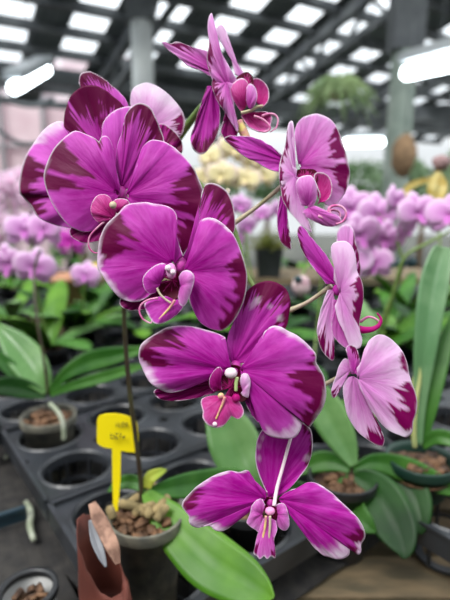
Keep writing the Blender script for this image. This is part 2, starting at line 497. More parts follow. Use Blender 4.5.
petal('petal', fa2, D, (146, 132), [(136, 118), (131, 106), (131, 95), (133, 89), (138, 85.5), (146, 83), (154, 85), (163, 90), (171, 97), (178, 105), (183, 113), (185, 121), (184, 129), (181, 136), (172, 140)], m=M_PALE,
      z0=-2, bulge=-3, dark=[(10, 13, .28)], wm=.04, pale=1.0, ruf=.8, white=[(3, 9, .25)])

# ---- flower front upper left
D = .297
fb = flower_core(main, 121, 194, D+.006, .0042)
petal('sepal', fb, D, (120, 192), [(117, 182), (116, 165), (117, 150), (119, 141), (123, 131), (124, 122), (127, 113), (132, 107), (139, 103), (147, 105), (152, 110), (156, 118), (160, 128), (164, 140), (163, 158), (150, 178)],
      z0=5, bulge=-3, tip=-3, dark=[(4, 13, .36)], wm=.02, pale=.45, crease=-1, ruf=.7, white=[])
petal('petal', fb, D, (119, 194), [(120, 186), (117, 174), (113, 160), (113, 149), (109, 139), (105, 136), (101, 138), (99, 142), (94, 138), (87, 135), (76, 131), (68, 135), (61, 141), (54, 149), (48, 161), (44, 175), (46, 188), (52, 203), (61, 217), (71, 227), (84, 232), (95, 229.5), (103, 222), (110, 212)],
      z0=0, bulge=-5, tip=3, dark=[(6, 8, .22), (12, 16, .55)], wm=.025, pale=.38, ruf=1.3)
petal('petal', fb, D, (126, 196), [(134, 182), (137, 171), (138, 161), (142, 149), (147, 143), (153, 140), (163, 141.5), (170, 145), (177, 150), (187, 160), (194, 169), (199, 180), (204, 193), (206, 205), (205, 220), (202, 232), (195, 243), (184, 254), (170, 250), (150, 230), (134, 208)],
      z0=-1, bulge=-5, tip=4, dark=[(10, 17, .42)], wm=.025, pale=.38, ruf=1.4, dots=[(191, 169, 3, -1)])
petal('sepal', fb, D, (112, 212), [(92, 220), (76, 226), (70, 230), (71, 236), (76, 240), (84, 243), (95, 242), (106, 238), (114, 226)], m=M_DARK, z0=4, wm=.015, pale=.0, label='dark crimson lower sepal')
petal('lip', fb, D, (114, 218), [(109, 224), (100, 223), (94, 218), (91, 211), (92, 204), (96, 197), (102, 194.5), (108, 196), (112, 201), (117, 208)], m=M_LIP,
      z0=-7, bulge=-3, wm=.03, pale=.25, seed=5, ruf=.5)
petal('lip', fb, D, (116, 212), [(112, 208), (113, 202), (118, 199), (127, 200), (130, 206), (127, 211), (120, 214)], m=M_LIP, z0=-6, bulge=-2, wm=.06, pale=.3, ruf=.4)
cap_blob(fb, 113, 205, D-.011, .0022, M_PED)
tendril('tendril', fb, D-.008, [(110, 218), (104, 222), (96, 229), (90, 236), (88.5, 243), (90, 249), (95, 253), (99, 252)], .0006, .0004)
tendril('tendril', fb, D-.006, [(112, 218), (108, 226), (103, 232), (99, 240)], .0005, .0003)

# ---- flower at centre left
D = .273
fc = flower_core(main, 181, 266, D+.0065, .0042)
petal('sepal', fc, D, (184, 264), [(183, 256), (188, 247), (195, 238), (199, 224), (200, 208), (202, 194), (205, 186), (211, 183), (220, 186), (228, 193), (233, 205), (235, 218), (234, 232), (222, 246), (202, 262)],
      z0=6, tip=5, dark=[(4, 12, .3)], wm=.015, pale=.25, ruf=.8, dots=[(217, 200, 5, -.8)])
petal('petal', fc, D, (174, 264), [(183, 256), (179, 244), (176, 234), (177, 222), (176, 214), (172, 209), (166, 206), (154, 204), (146, 202.5), (138, 203), (130, 204), (124, 207), (118, 214), (111, 220), (105, 227), (100, 239), (98, 252), (97.5, 264), (98.5, 270), (103, 276), (110, 287), (119, 297), (126, 300.5), (134, 302), (143, 300), (151, 294), (158, 284), (166, 276)],
      z0=0, bulge=-4, tip=3, dark=[(12, 17, .38)], white=[(16, 24, .075)], wm=.03, pale=.3, ruf=1.5)
petal('petal', fc, D, (184, 272), [(188, 266), (194, 258), (200, 249), (201, 237), (199, 228), (200, 222), (204, 219), (210, 218), (217, 220), (224, 225), (232, 233), (237, 242), (242, 255), (245, 265), (247, 275), (246.5, 288), (244, 300), (239, 312), (232, 323), (223, 330), (216, 330), (209, 328), (201, 323), (195, 314), (190, 302), (188, 290)],
      z0=-1, bulge=-4, tip=4, dark=[(12, 19, .26)], white=[(6, 10, .05)], wm=.02, pale=.28, ruf=1.2)
petal('sepal', fc, D, (168, 280), [(146, 288), (126, 295), (120, 300), (121, 306), (128, 310), (140, 310), (156, 306), (168, 296)], m=M_DARK, z0=5, wm=.015, pale=0, label='dark crimson lower sepal')
petal('throat', fc, D, (172, 280), [(160, 276), (160, 268), (166, 266), (174, 268), (180, 276), (182, 288), (178, 298), (168, 300), (160, 294), (157, 284)], m=M_LIP, z0=-1, bulge=3, wm=0, pale=0, dark=[(0, 9, 1.2)], ruf=.3, label='dark crimson throat')
petal('side_lobe', fc, D, (160, 284), [(155, 293), (150, 293.5), (145, 289), (143, 280), (146, 273.5), (152, 268), (159, 264), (165, 264), (166, 269), (163, 276)], m=M_MAG, z0=-5, bulge=-3, wm=.06, pale=.35, ruf=.3)
petal('side_lobe', fc, D, (181, 286), [(179, 277), (182, 272), (187, 270.5), (192, 273), (194, 278), (192, 288), (188, 299), (184, 306), (180, 304), (178, 296)], m=M_PINK, z0=-8, bulge=-3, wm=.1, pale=.6, ruf=.3)
petal('midlobe', fc, D, (174, 300), [(166, 296), (154, 298), (146, 302), (145, 308), (150, 318), (155, 323.5), (163, 323), (172, 318), (179, 312), (183, 306), (180, 300)], m=M_MAG, z0=-4, bulge=-3, grad=(0, -.12), wm=.07, pale=.3, ruf=.6)
tendril('callus', fc, D-.009, [(175, 300), (171, 306), (165, 313), (159, 319)], .0008, .0004, M_YSTR)
tendril('tendril', fc, D-.008, [(158, 298), (148, 300), (141, 305), (139.5, 312), (143, 319), (150, 323), (152, 321)], .0006, .0004)
tendril('tendril', fc, D-.009, [(157, 288), (160, 294), (165, 299), (171, 303)], .0006, .0006, M_PED)
cap_blob(fc, 171, 271, D-.005, .0030, M_COLUMN, sy=1.5)
cap_blob(fc, 168, 268, D-.008, .0018)
cap_blob(fc, 173, 272, D-.0085, .0016)

# ---- flower in the middle
D = .276
fd = flower_core(main, 235, 368, D+.006, .0040)
petal('sepal', fd, D, (233, 364), [(229, 358), (226, 350), (227, 340), (230, 330), (235, 319), (239, 308), (243, 298), (248, 290), (254, 285), (261, 282), (268, 281), (275, 282), (281, 285), (286, 289), (289, 295), (290.5, 303), (289, 314), (286, 327), (272, 345), (252, 362)],
      z0=5, tip=3, dark=[(6, 17, .26)], wm=0, pale=.4, ruf=.9, dots=[(257, 301, 5, .5), (270, 306, 3, .4), (279, 318, 4, .5), (252, 305, 4, .4)])
petal('petal', fd, D, (231, 370), [(230, 362), (226, 352), (222, 343), (222, 339), (225, 338), (221, 335), (213, 332), (202, 329), (194, 327), (186, 326), (178, 326), (170, 327), (164, 329), (159, 332), (152, 336), (146, 340), (141, 345), (139, 351), (139, 359), (142, 367), (145, 374), (149, 381), (153, 385), (158, 388), (164, 391), (171, 392.5), (183, 390), (197, 384), (208, 380), (218, 378)],
      z0=-1, bulge=-5, tip=2, dark=[(11, 19, .36)], white=[(18, 26, .11), (4, 8, .04)], wm=.03, pale=.3, ruf=1.2)
petal('petal', fd, D, (240, 370), [(243, 364), (250, 360), (258, 355), (263, 348), (263, 338), (265, 332), (269, 328), (274, 326), (281, 327), (288, 331), (296, 335), (304, 341), (311, 348), (316, 355), (316, 362), (320, 369), (324, 377), (325.5, 386), (326, 396), (323, 407), (318, 415), (313, 422), (309, 427), (306, 420), (304, 419), (302, 424), (300, 430), (296, 436), (290, 438.5), (279, 438), (268, 435), (262, 428), (259, 415), (259, 402), (254, 388), (248, 378)],
      z0=-2, bulge=-5, tip=2, dark=[(13, 25, .40)], white=[(24, 30, .14), (6, 12, .06)], wm=.03, pale=.38, ruf=1.4)
petal('sepal', fd, D, (244, 376), [(252, 378), (258, 388), (262, 400), (263, 412), (262, 419), (258, 422), (252, 415), (246, 404), (241, 390)], z0=2, wm=.02, pale=.15)
petal('sepal', fd, D, (224, 382), [(207, 380), (180, 388), (160, 389), (154, 391), (155, 395), (160, 399), (172, 401), (186, 400), (200, 397), (214, 393)], m=M_DARK, z0=4, wm=.015, pale=0, label='dark crimson lower sepal')
petal('throat', fd, D, (230, 388), [(214, 392), (209, 384), (211, 374), (219, 367), (230, 365), (240, 367), (246, 378), (250, 390), (246, 400), (236, 402), (222, 401)], m=M_LIP, z0=-1, bulge=4, wm=0, pale=0, dark=[(0, 10, 1.2)], ruf=.3, label='dark crimson throat')
petal('side_lobe', fd, D, (219, 388), [(214, 392), (210, 386), (210, 378), (214, 371), (219, 367), (222, 371), (221, 380), (222, 390)], m=M_DARK, z0=-5, bulge=-2, wm=.04, pale=.2, ruf=.3)
petal('side_lobe', fd, D, (243, 390), [(240, 382), (241, 376), (244, 373.5), (248, 375), (250, 382), (249, 390), (248, 397), (244, 396), (241, 393)], m=M_PALE, z0=-6, bulge=-2, wm=.06, pale=.9, ruf=.3)
petal('midlobe', fd, D, (224, 396), [(212, 396), (203, 398), (201, 403), (203, 411), (203, 418), (207, 424), (213, 427), (219, 427.5), (224, 425), (229, 419), (232, 416), (238, 419), (243, 415), (243, 409), (239, 402), (232, 397)], m=M_LIP, z0=-5, bulge=-3, wm=.07, pale=.22, ruf=.6, grad=(0, -.1))
tendril('callus', fd, D-.010, [(225, 397), (222, 405), (219, 412), (216, 419)], .0008, .0004, M_YSTR)
tendril('callus', fd, D-.008, [(237, 377), (236, 384), (236, 391)], .0011, .0009, mat('callus_green', rgb(176, 196, 130), .4))
cap_blob(fd, 231, 373, D-.008, .0036, sy=.85)
cap_blob(fd, 221, 396, D-.009, .0018, M_YSTR, name='callus')
cap_blob(fd, 236, 398, D-.008, .0024, M_LIP, name='callus')
cap_blob(fd, 215, 424, D-.009, .0014, M_CAP, name='lip_tip')

# ---- bottom flower
D = .290
fe = flower_core(main, 270, 501, D+.005, .0028)
petal('sepal', fe, D, (270, 499), [(267, 492), (263, 484), (259, 474), (256, 462), (256, 450), (258, 438), (264, 428), (276, 421), (292, 420), (304, 423), (310, 428), (312.5, 438), (312, 452), (308, 465), (301, 475), (292, 486), (282, 494)],
      z0=3, bulge=3, tip=2, dark=[(9, 13, .16)], wm=.025, pale=.16, ruf=1.0, dots=[(259, 446, 3, .5), (259, 458, 3, .45), (262, 438, 3, .4), (307, 458, 4, .35)])
tendril('midrib', fe, D, [(294, 428, 4), (289, 444, 2.5), (283, 466, 2), (277, 488, 0), (274, 506, -4)], .0009, .0012, M_CAP, label='white midrib')
petal('petal', fe, D, (266, 499), [(266, 492), (258, 484), (251, 477), (249, 472), (246, 470), (240, 472), (234, 471.5), (228, 471), (220, 473), (211, 477), (203, 482), (196, 487), (190, 493), (184, 500), (182, 506), (185, 511), (189, 516), (189, 521), (192, 525.5), (199, 527.5), (205, 526), (210, 526), (215, 530), (221, 531), (228, 528), (233, 521), (236, 512), (241, 505), (252, 501)],
      z0=0, bulge=-4, tip=3, dark=[(11, 15, .22)], white=[(16, 26, .14), (4, 11, .05)], wm=.03, pale=.15, ruf=1.2)
petal('petal', fe, D, (279, 499), [(284, 494), (291, 490), (298, 488), (305, 484), (311, 482), (318, 484), (325, 488), (332, 493), (339, 500), (347, 507), (354, 514), (360, 521), (364, 529), (365, 537), (361, 544), (361, 551), (358, 554.5), (354, 549), (350, 547), (349, 554), (344, 558), (337, 559), (330, 557), (323, 555), (316, 549), (311, 543), (306, 533), (302, 522), (295, 514), (286, 507)],
      z0=0, bulge=-4, tip=3, dark=[(12, 16, .2)], white=[(18, 25, .2), (5, 12, .035), (14, 16, .06)], wm=.03, pale=.15, ruf=1.3)
petal('throat', fe, D, (269, 512), [(259, 510), (258, 502), (264, 498), (275, 498), (281, 503), (281, 512), (276, 520), (267, 521)], m=M_LIP, z0=1, bulge=3, wm=0, pale=0, dark=[(0, 7, 1.2)], ruf=.2, label='dark crimson throat')
petal('side_lobe', fe, D, (262, 514), [(265, 505), (262, 499), (257, 500), (252, 506), (250, 514), (247, 522), (250, 526), (256, 530), (261, 533), (265, 526)], m=M_PINK, z0=-3, bulge=-2, wm=.06, pale=.4, ruf=.5)
petal('side_lobe', fe, D, (278, 514), [(276, 505), (281, 503), (285, 505), (288, 514), (289, 525), (286, 530), (281, 529), (276, 524)], m=M_PINK, z0=-3, bulge=-2, wm=.06, pale=.4, ruf=.5)
petal('midlobe', fe, D, (268, 516), [(263, 519), (260, 528), (257, 538), (255, 548), (254, 554), (257, 556), (260, 559), (264, 556), (267, 559), (271, 556), (275, 558), (275, 550), (274, 540), (277, 530), (276, 521)], m=M_PINK, z0=-4, bulge=-2, wm=.05, pale=.3, ruf=.5, grad=(0, -.1), dark=[(3, 5, .25), (9, 12, .25)])
tendril('callus', fe, D-.008, [(266, 516), (265, 526), (263, 538), (262, 550)], .0008, .0006, M_YSTR)
tendril('callus', fe, D-.008, [(270, 516), (270, 526), (269, 538), (269, 550)], .0008, .0006, M_PED)
cap_blob(fe, 270, 511, D-.005, .0030, mat('column_tip', rgb(232, 150, 200), .4), sy=.8)

# ---- top flower seen from the side
D = .332
ff = flower_core(main, 236, 84, D+.004, .003, M_MAG)
petal('sepal', ff, D, (226, 78), [(212, 77), (206, 74), (200, 70), (194, 68), (187, 65), (180, 59), (174, 54), (167, 49), (162, 43), (164, 42), (170, 44), (176, 42), (184, 44), (192, 47), (200, 49), (208, 52), (218, 62)], m=M_PINK,
      z0=2, grad=(.15, 0), wm=.03, pale=.45, dark=[(9, 13, .3)], ruf=.8)
petal('petal', ff, D, (229, 88), [(214, 84), (209, 70), (207, 60), (208, 50), (209, 40), (208, 30), (208.5, 20), (211, 13.5), (213.5, 20), (215, 32), (218, 43), (221, 52), (226, 61), (231, 70), (237, 80)], m=M_PINK,
      z0=-2, wm=.04, pale=.75, dark=[(1, 4, .35)], ruf=1.5, bulge=-4)
petal('petal', ff, D, (226, 82), [(213, 78), (212, 86), (215, 96), (219, 104), (224, 111), (229, 118), (233, 125), (237, 131.5), (238.5, 128), (236, 118), (234, 106), (233, 94), (234, 84)], m=M_PINK,
      z0=-3, wm=.03, pale=.75, dark=[(0, 4, .45)], ruf=1.5, bulge=-3)
petal('sepal', ff, D, (242, 78), [(235, 74), (232, 62), (229, 50), (225, 43), (219, 38), (216, 31), (218, 26), (222, 25), (225.5, 30), (226, 38), (229, 46), (234, 57), (240, 67), (246, 75)], m=M_PALE,
      z0=4, wm=.03, pale=.75, ruf=.5)
petal('sepal', ff, D, (212, 86), [(207, 86), (202, 100), (198, 113), (194, 126), (191, 136), (191, 144), (194, 150), (199, 154), (205, 153), (210, 147), (215, 140), (219, 128), (220, 112), (218, 98), (215, 88)], m=M_MAG,
      z0=1, wm=.015, pale=.2, dark=[(5, 11, .25), (0, 3, .3)], ruf=1.3, bulge=3)
petal('sepal', ff, D, (229, 106), [(225, 112), (224, 120), (221, 130), (224, 138), (230, 142), (236, 138), (238, 130), (237, 118), (233, 108)], m=M_DARK, z0=3, wm=.015, pale=.2)
petal('throat', ff, D, (246, 88), [(236, 86), (235, 80), (240, 75), (247, 72), (252, 76), (254, 84)], m=M_LIP, z0=0, wm=0, pale=.1, ruf=.2, dark=[(0, 5, .5)])
petal('side_lobe', ff, D, (245, 108), [(241, 112), (236, 104), (232, 95), (231, 87), (236, 81), (242, 78.5), (247, 82), (249, 91), (248, 101)], m=M_LIP, z0=-3, bulge=-4, wm=.05, pale=.3, ruf=.3)
petal('side_lobe', ff, D, (249, 108), [(246, 100), (246, 90), (250, 84), (255, 88), (257, 96), (255, 104), (251, 110)], m=M_PINK, z0=-5, bulge=-3, wm=.08, pale=.5, ruf=.3)
petal('side_lobe', ff, D, (259, 105), [(255, 100), (252, 90), (251, 81), (256, 78), (263, 81), (268, 88), (269, 96), (267, 103), (261, 108)], m=M_LIP, z0=0, bulge=3, wm=.05, pale=.15, ruf=.3)
petal('midlobe', ff, D, (246, 114), [(241, 116), (247, 125), (252, 129), (260, 132), (268, 131), (271, 124), (272, 117), (266, 112), (256, 112)], m=M_LIP, z0=-2, bulge=3, wm=.05, pale=.3, ruf=.6)
tendril('tendril', ff, D-.004, [(254, 116), (262, 119), (268, 124), (270, 129), (265, 132), (259, 131)], .0009, .0005)
tendril('tendril', ff, D-.002, [(262, 116), (269, 114), (275, 115), (278, 120), (276, 128), (270, 132)], .001, .0004)
tendril('callus', ff, D-.004, [(241, 113), (249, 111), (257, 107), (263, 106)], .0012, .0009, M_PED)
tendril('ovary', ff, D, [(238, 122), (243, 131), (247, 139)], .0035, .0028, M_YSTR, label='pale yellow flower base')

# ---- upper right flower seen from the side
D = .322
fg = flower_core(main, 299, 176, D+.004, .003, M_MAG)
petal('sepal', fg, D, (290, 163), [(280, 172), (274, 171), (266, 168), (256, 162), (247, 158), (238, 152), (230, 145), (224, 139), (229, 136), (238, 136), (249, 136.5), (258, 139), (266, 143), (274, 148), (282, 156)], m=M_MAG,
      z0=3, wm=.015, pale=.5, ruf=.9, dark=[(5, 8, .18)])
petal('petal', fg, D, (299, 166), [(297, 156), (296, 145), (295, 134), (296, 127), (299, 121), (304, 117), (310, 115), (317, 114), (324, 116), (331, 120), (337, 128), (341, 138), (345, 150), (348, 162), (350, 172), (349, 181), (346, 191), (341, 199), (334, 205), (325, 204), (314, 190)], m=M_PINK,
      z0=5, tip=2, dark=[(10, 16, .42)], white=[(5, 9, .05)], wm=.03, pale=.7, ruf=1.0)
petal('petal', fg, D, (296, 178), [(282, 186), (279, 174), (280, 162), (283, 152), (286, 142), (287, 131), (289, 123), (292, 121), (293.5, 127), (293, 136), (289, 148), (290, 160), (297, 170)], m=M_PALE,
      z0=-4, wm=.06, pale=.8, dark=[(2, 5, .3)], ruf=1.5)
petal('petal', fg, D, (294, 176), [(280, 166), (279, 178), (281, 190), (283, 201), (289, 211), (296, 219), (303, 227), (311, 232.5), (310, 227), (304, 216), (301, 204), (300, 190), (300, 178)], m=M_PALE,
      z0=-5, wm=.04, pale=.65, dark=[(0, 4, .35)], ruf=1.5)
petal('sepal', fg, D, (284, 196), [(280, 196), (278, 208), (277, 220), (278, 232), (281, 242), (286, 247), (291, 249), (290, 238), (288, 226), (287, 212), (287, 200)], m=M_MAG, z0=2, wm=.015, pale=.2, dark=[(4, 8, .4)], ruf=.9)
petal('throat', fg, D, (306, 184), [(296, 186), (293, 176), (297, 170), (306, 169), (315, 170), (318, 178), (314, 192)], m=M_LIP, z0=0, wm=0, pale=.1, dark=[(0, 6, .4)], ruf=.3)
petal('side_lobe', fg, D, (308, 206), [(301, 205), (298, 195), (296, 186), (298, 179), (304, 176), (311, 176), (315, 182), (317, 191), (315, 202), (310, 210)], m=M_PINK, z0=-5, bulge=-4, wm=.06, pale=.5, ruf=.3)
petal('side_lobe', fg, D, (320, 202), [(318, 204), (320, 195), (317, 186), (314, 177), (317, 172.5), (324, 173), (330, 178), (332, 188), (330, 197), (325, 202)], m=M_LIP, z0=-2, bulge=3, wm=.05, pale=.15, ruf=.3)
petal('midlobe', fg, D, (308, 208), [(302, 212), (308, 218), (316, 222), (326, 226), (335, 226), (342, 222), (338, 216), (330, 213), (320, 208), (312, 205)], m=M_PINK, z0=-5, bulge=-3, wm=.05, pale=.35, ruf=.8)
tendril('tendril', fg, D-.007, [(318, 216), (326, 218), (330, 214), (329, 209), (333, 206), (340, 206), (345, 210), (346, 216), (342, 222), (336, 224)], .0012, .0006)
tendril('tendril', fg, D-.004, [(326, 212), (333, 210), (339, 212), (340, 217), (335, 219)], .0009, .0005)

# ---- right flower seen edge on
D = .310
fh = flower_core(main, 337, 290, D+.003, .003, M_PINK)
petal('sepal', fh, D, (336, 284), [(326, 284), (321, 277), (315, 270), (309, 262), (303, 252), (299, 242), (297, 232), (299, 226), (303, 227), (309, 235), (316, 243), (323, 251), (330, 262), (337, 274)], m=M_MAG, z0=3, wm=.02, pale=.5, ruf=.8, dark=[(3, 7, .12)])
petal('petal', fh, D, (346, 288), [(342, 270), (338, 250), (337, 240), (338, 231), (341, 226), (346, 224.5), (351, 226), (354, 232), (355, 240), (358, 250), (360, 261), (360, 274), (356, 290)], m=M_PINK, z0=5, wm=.04, pale=.8, dark=[(7, 12, .35)], ruf=.8)
petal('petal', fh, D, (340, 292), [(334, 280), (334, 266), (332, 256), (331, 248), (334, 243), (341, 241), (347, 242), (352, 247), (355, 255), (356, 264), (357, 272), (361, 280), (363, 288), (363, 300), (361, 312), (359, 324), (360, 332), (362, 340), (361, 346), (357, 349), (351, 348), (347, 340), (344, 332), (338, 320), (335, 306)], m=M_PALE,
      z0=-4, bulge=-4, wm=.025, pale=.95, dark=[(10.5, 15.5, .5)], white=[(17, 20, .1)], ruf=1.0)
petal('sepal', fh, D, (333, 290), [(328, 290), (324, 300), (320, 313), (317, 328), (318, 338), (321, 349), (327, 357), (333, 360.5), (334, 350), (333, 336), (334, 320), (335, 304)], m=M_PALE, z0=2, wm=.02, pale=.75, dark=[(4, 8, .38)], ruf=.8)
petal('sepal', fh, D, (338, 300), [(333, 300), (332, 316), (332, 332), (338, 342), (347, 348), (350, 340), (344, 324), (342, 308)], m=M_PINK, z0=1, wm=.03, pale=.35, ruf=.6)
tendril('lip', fh, D-.001, [(350, 327), (357, 329), (365, 330), (373, 329), (379, 325), (381, 319), (377, 313)], .0032, .0005, M_LIP)
tendril('tendril', fh, D+.002, [(360, 322), (368, 317), (376, 319), (380, 323)], .001, .0005)

# ---- lower right flower seen from behind
D = .302
fi = flower_core(main, 353, 369, D+.002, .0026, M_PALE)
petal('petal', fi, D, (357, 378), [(357, 368), (361, 362), (364, 352), (367, 344), (372, 338), (379, 334.5), (386, 336), (392, 340), (398, 346), (403, 353), (407, 363), (409, 374), (412, 384), (415, 392), (417, 402), (416, 413), (413, 422), (412, 432), (406, 437), (399, 435), (390, 431), (381, 423), (373, 412), (366, 399), (360, 388)], m=M_PALE,
      z0=-3, bulge=-4, wm=.03, pale=.85, dark=[(9, 11, .14), (12, 18, .34)], white=[(17, 20, .14)], ruf=1.0)
petal('petal', fi, D, (353, 376), [(346, 378), (343, 388), (344, 400), (347, 414), (352, 424), (359, 433), (368, 440), (376, 445), (383, 446), (384, 438), (380, 428), (374, 416), (369, 404), (363, 390), (359, 380)], m=M_PALE,
      z0=2, wm=.02, pale=.7, dark=[(6, 11, .3)], ruf=.8)
petal('sepal', fi, D, (354, 372), [(350, 368), (348, 356), (346, 348), (350, 345), (356, 348), (359, 356), (360, 366), (358, 376)], m=M_PINK, z0=-1, wm=.04, pale=.3, dark=[(3, 5, .4)], ruf=.5)
petal('sepal', fi, D, (350, 370), [(344, 374), (340, 380), (339, 388), (337, 395), (333, 398), (331, 392), (333, 384), (336, 376), (339, 366), (344, 359), (349, 360), (352, 366)], m=M_PALE, z0=1, wm=.03, pale=.6, dark=[(2, 5, .3)], ruf=.4)

# ------------------------------------------------------------------ yellow tag
def stroke(mb, pts, D, w=.7):
    mb.tube([P(p[0], p[1], D) for p in pts], w/F*D, 5, 3)
TD = .452
tg = thing('plant_tag', 'yellow plastic T-shaped plant tag with faint handwriting, pushed into the grey front pot', 'plant tag', P(116, 514, TD+.008))
pl = [(97, 421), (99, 416), (105, 414), (113, 413.5), (122, 414.5), (131, 417.5), (136, 421), (137.5, 427), (138.5, 440), (138, 449), (136, 452), (131, 452), (121, 450.5)]
pr = [(112, 448.5), (104, 447), (98.5, 444), (97, 440), (97, 430)]
o2 = cat_open([Vector((a, b, 0)) for a, b in pl], 4)
o3 = cat_open([Vector((a, b, 0)) for a, b in pr], 4)
def tagd(y): return TD+(y-414)*.00012
poly = [P(p.x, p.y, tagd(p.y)) for p in o2]+[P(p.x, p.y, tagd(p.y)) for p in o3]
obj('plate', poly, [tuple(range(len(poly)))], M_YEL, tg, poly[0], smooth=False, solid=.0012)
obj('stake', [P(*q) for q in ((112, 447, tagd(447)), (121, 447, tagd(447)), (120.5, 480, tagd(480)), (117.5, 516, tagd(512)), (113.5, 516, tagd(512)), (112.5, 480, tagd(480)))], [(0, 1, 2, 3, 4, 5)], M_YEL, tg, smooth=False, solid=.0012)
ink = MB(); td = TD-.0016
for s in (((116, 423), (116.5, 427)), ((119, 422.5), (118.5, 426.5), (121, 426)), ((122, 423), (124, 422.5), (124, 426.5), (122, 426), (122, 423)), ((125.5, 423), (127.5, 423.5), (126, 425), (127.5, 427)),
          ((111, 433), (110.5, 438), (113, 438.5), (114, 435.5), (111.5, 435)), ((115, 433), (117.5, 433.5), (115.5, 436), (118, 438.5), (115, 438.5)), ((119, 433), (121, 434), (119.5, 438)), ((122, 436), (125, 438.5)), ((125, 435.5), (122.5, 439))):
    stroke(ink, s, td, .42)
ink.build('handwriting', M_INK, tg, P(111, 433, td))

# ------------------------------------------------------------------ bench, trays, floor
def struct(name, mb, m, smooth=False, **k):
    o = mb.build(name, m, None, None, smooth, **k); o['kind'] = 'structure'; return o
struct('floor', MB().box((1.5, 6, -.05), (26, 22, .1)), M_FLOOR)

bench = thing('plant_bench', 'long slatted wooden plant bench holding the black trays', 'bench', (0, 1.0, 0))
sl = MB()
bw = MB()
for i in range(34):
    y = .02+i*.074
    sl.box((.2, y, BENCH-.012), (2.9, .060, .022))
for x in (-1.2, -.2, .8, 1.6):
    bw.box((x, 1.25, BENCH-.045), (.05, 2.5, .045))
sl.build('slats', M_TAN, bench, smooth=False)
bw.build('frame', M_STEEL, bench, smooth=False)
for x in (-1.2, 1.6):
    for y in (.1, 2.4):
        MB().box((x, y, (BENCH-.067)/2), (.05, .05, BENCH-.067)).build('leg', M_STEEL, bench, (x, y, 0), smooth=False)

# black cloth added to darken the bench under and left of the trays
cl = MB()
NX, NY = 90, 90; vs = []; fs = []
for i in range(NX+1):
    for j in range(NY+1):
        a = -.9+3.0*i/NX; b = -.6+3.2*j/NY
        if a > .13: b = .295+(b+.6)*(2.6-.295)/3.2
        p = cellpos(a, b, BENCH+.003+.0022*(1+n2(a*22, b*16, 3)))
        p.x = max(-1.24, min(1.64, p.x)); p.y = max(.0, min(2.49, p.y)); vs.append(p)
for i in range(NX):
    for j in range(NY):
        q = i*(NY+1)+j; fs.append((q, q+NY+1, q+NY+2, q+1))
tag(obj('darkening_cloth', vs, fs, mat('cloth_black', rgb(30, 28, 28), .85, noise_scale=60, color2=rgb(48, 45, 42), bump=.5), None, cellpos(0, 0, BENCH), solid=.001),
    'crumpled black woven cloth added to darken the bench under the trays', 'cloth')

def tray_proto():
    """8-cell tray, corner at local zero, along local x and y"""
    root = bpy.data.objects.new('nursery_tray', None); col.objects.link(root)
    mb = MB(); rh = .0435; n = 32
    for ia in range(4):
        for ib in range(2):
            cx = (ia+.5)*PITCHT; cy = (ib+.5)*PITCHT; h = PITCHT/2
            vs = []; fs = []
            for k in range(n):
                q = 2*math.pi*k/n+math.pi/n; c_, s_ = math.cos(q), math.sin(q)
                sc = h/max(abs(c_), abs(s_))
                vs.append((cx+sc*c_, cy+sc*s_, 0))
                vs.append((cx+(rh+.004)*c_, cy+(rh+.004)*s_, 0))
                vs.append((cx+(rh+.001)*c_, cy+(rh+.001)*s_, .0022))
                vs.append((cx+(rh-.0015)*c_, cy+(rh-.0015)*s_, -.001))
                vs.append((cx+(rh-.002)*c_, cy+(rh-.002)*s_, -.014))
            for k in range(n):
                a = 5*k; b = 5*((k+1) % n)
                for i in range(4): fs.append((a+i, b+i, b+i+1, a+i+1))
            mb.add(vs, fs)
            # corner fill between the octagonal-ish sectors
            for sx in (-1, 1):
                for sy in (-1, 1):
                    pass
    W, H = 4*PITCHT, 2*PITCHT
    for (x0, y0, x1, y1) in ((0, 0, W, 0), (0, H, W, H), (0, 0, 0, H), (W, 0, W, H)):
        mb.bar((x0, y0, -.010), (x1, y1, -.010), .0035, .026)
        mb.bar((x0, y0, .003), (x1, y1, .003), .006, .004)
    o = mb.build('tray_top', M_TRAY, root, smooth=False)
    md = o.modifiers.new('s', 'SOLIDIFY'); md.thickness = .0012
    cb = MB()
    for k in range(8):
        q = 2*math.pi*k/8
        x, y = math.cos(q), math.sin(q)
        cb.bar((.0405*x, .0405*y, -.010), (.034*x, .034*y, -.060), .0022, .006, up=Vector((x, y, 0)))
    cb.lathe((0, 0, 0), [(.0350, -.058), (.0350, -.062), (.024, -.062), (.024, -.060), (.033, -.060), (.033, -.058), (.0350, -.058)], 24)
    cb.lathe((0, 0, 0), [(.0385, -.034), (.0385, -.038), (.0365, -.038), (.0365, -.034), (.0385, -.034)], 24)
    proto = None
    for ia in range(4):
        for ib in range(2):
            if proto is None:
                c = cb.build('cell', M_TRAY, root, smooth=False); proto = c
            else:
                c = proto.copy(); col.objects.link(c); c.parent = root
            c.location = ((ia+.5)*PITCHT, (ib+.5)*PITCHT, 0)
    return root

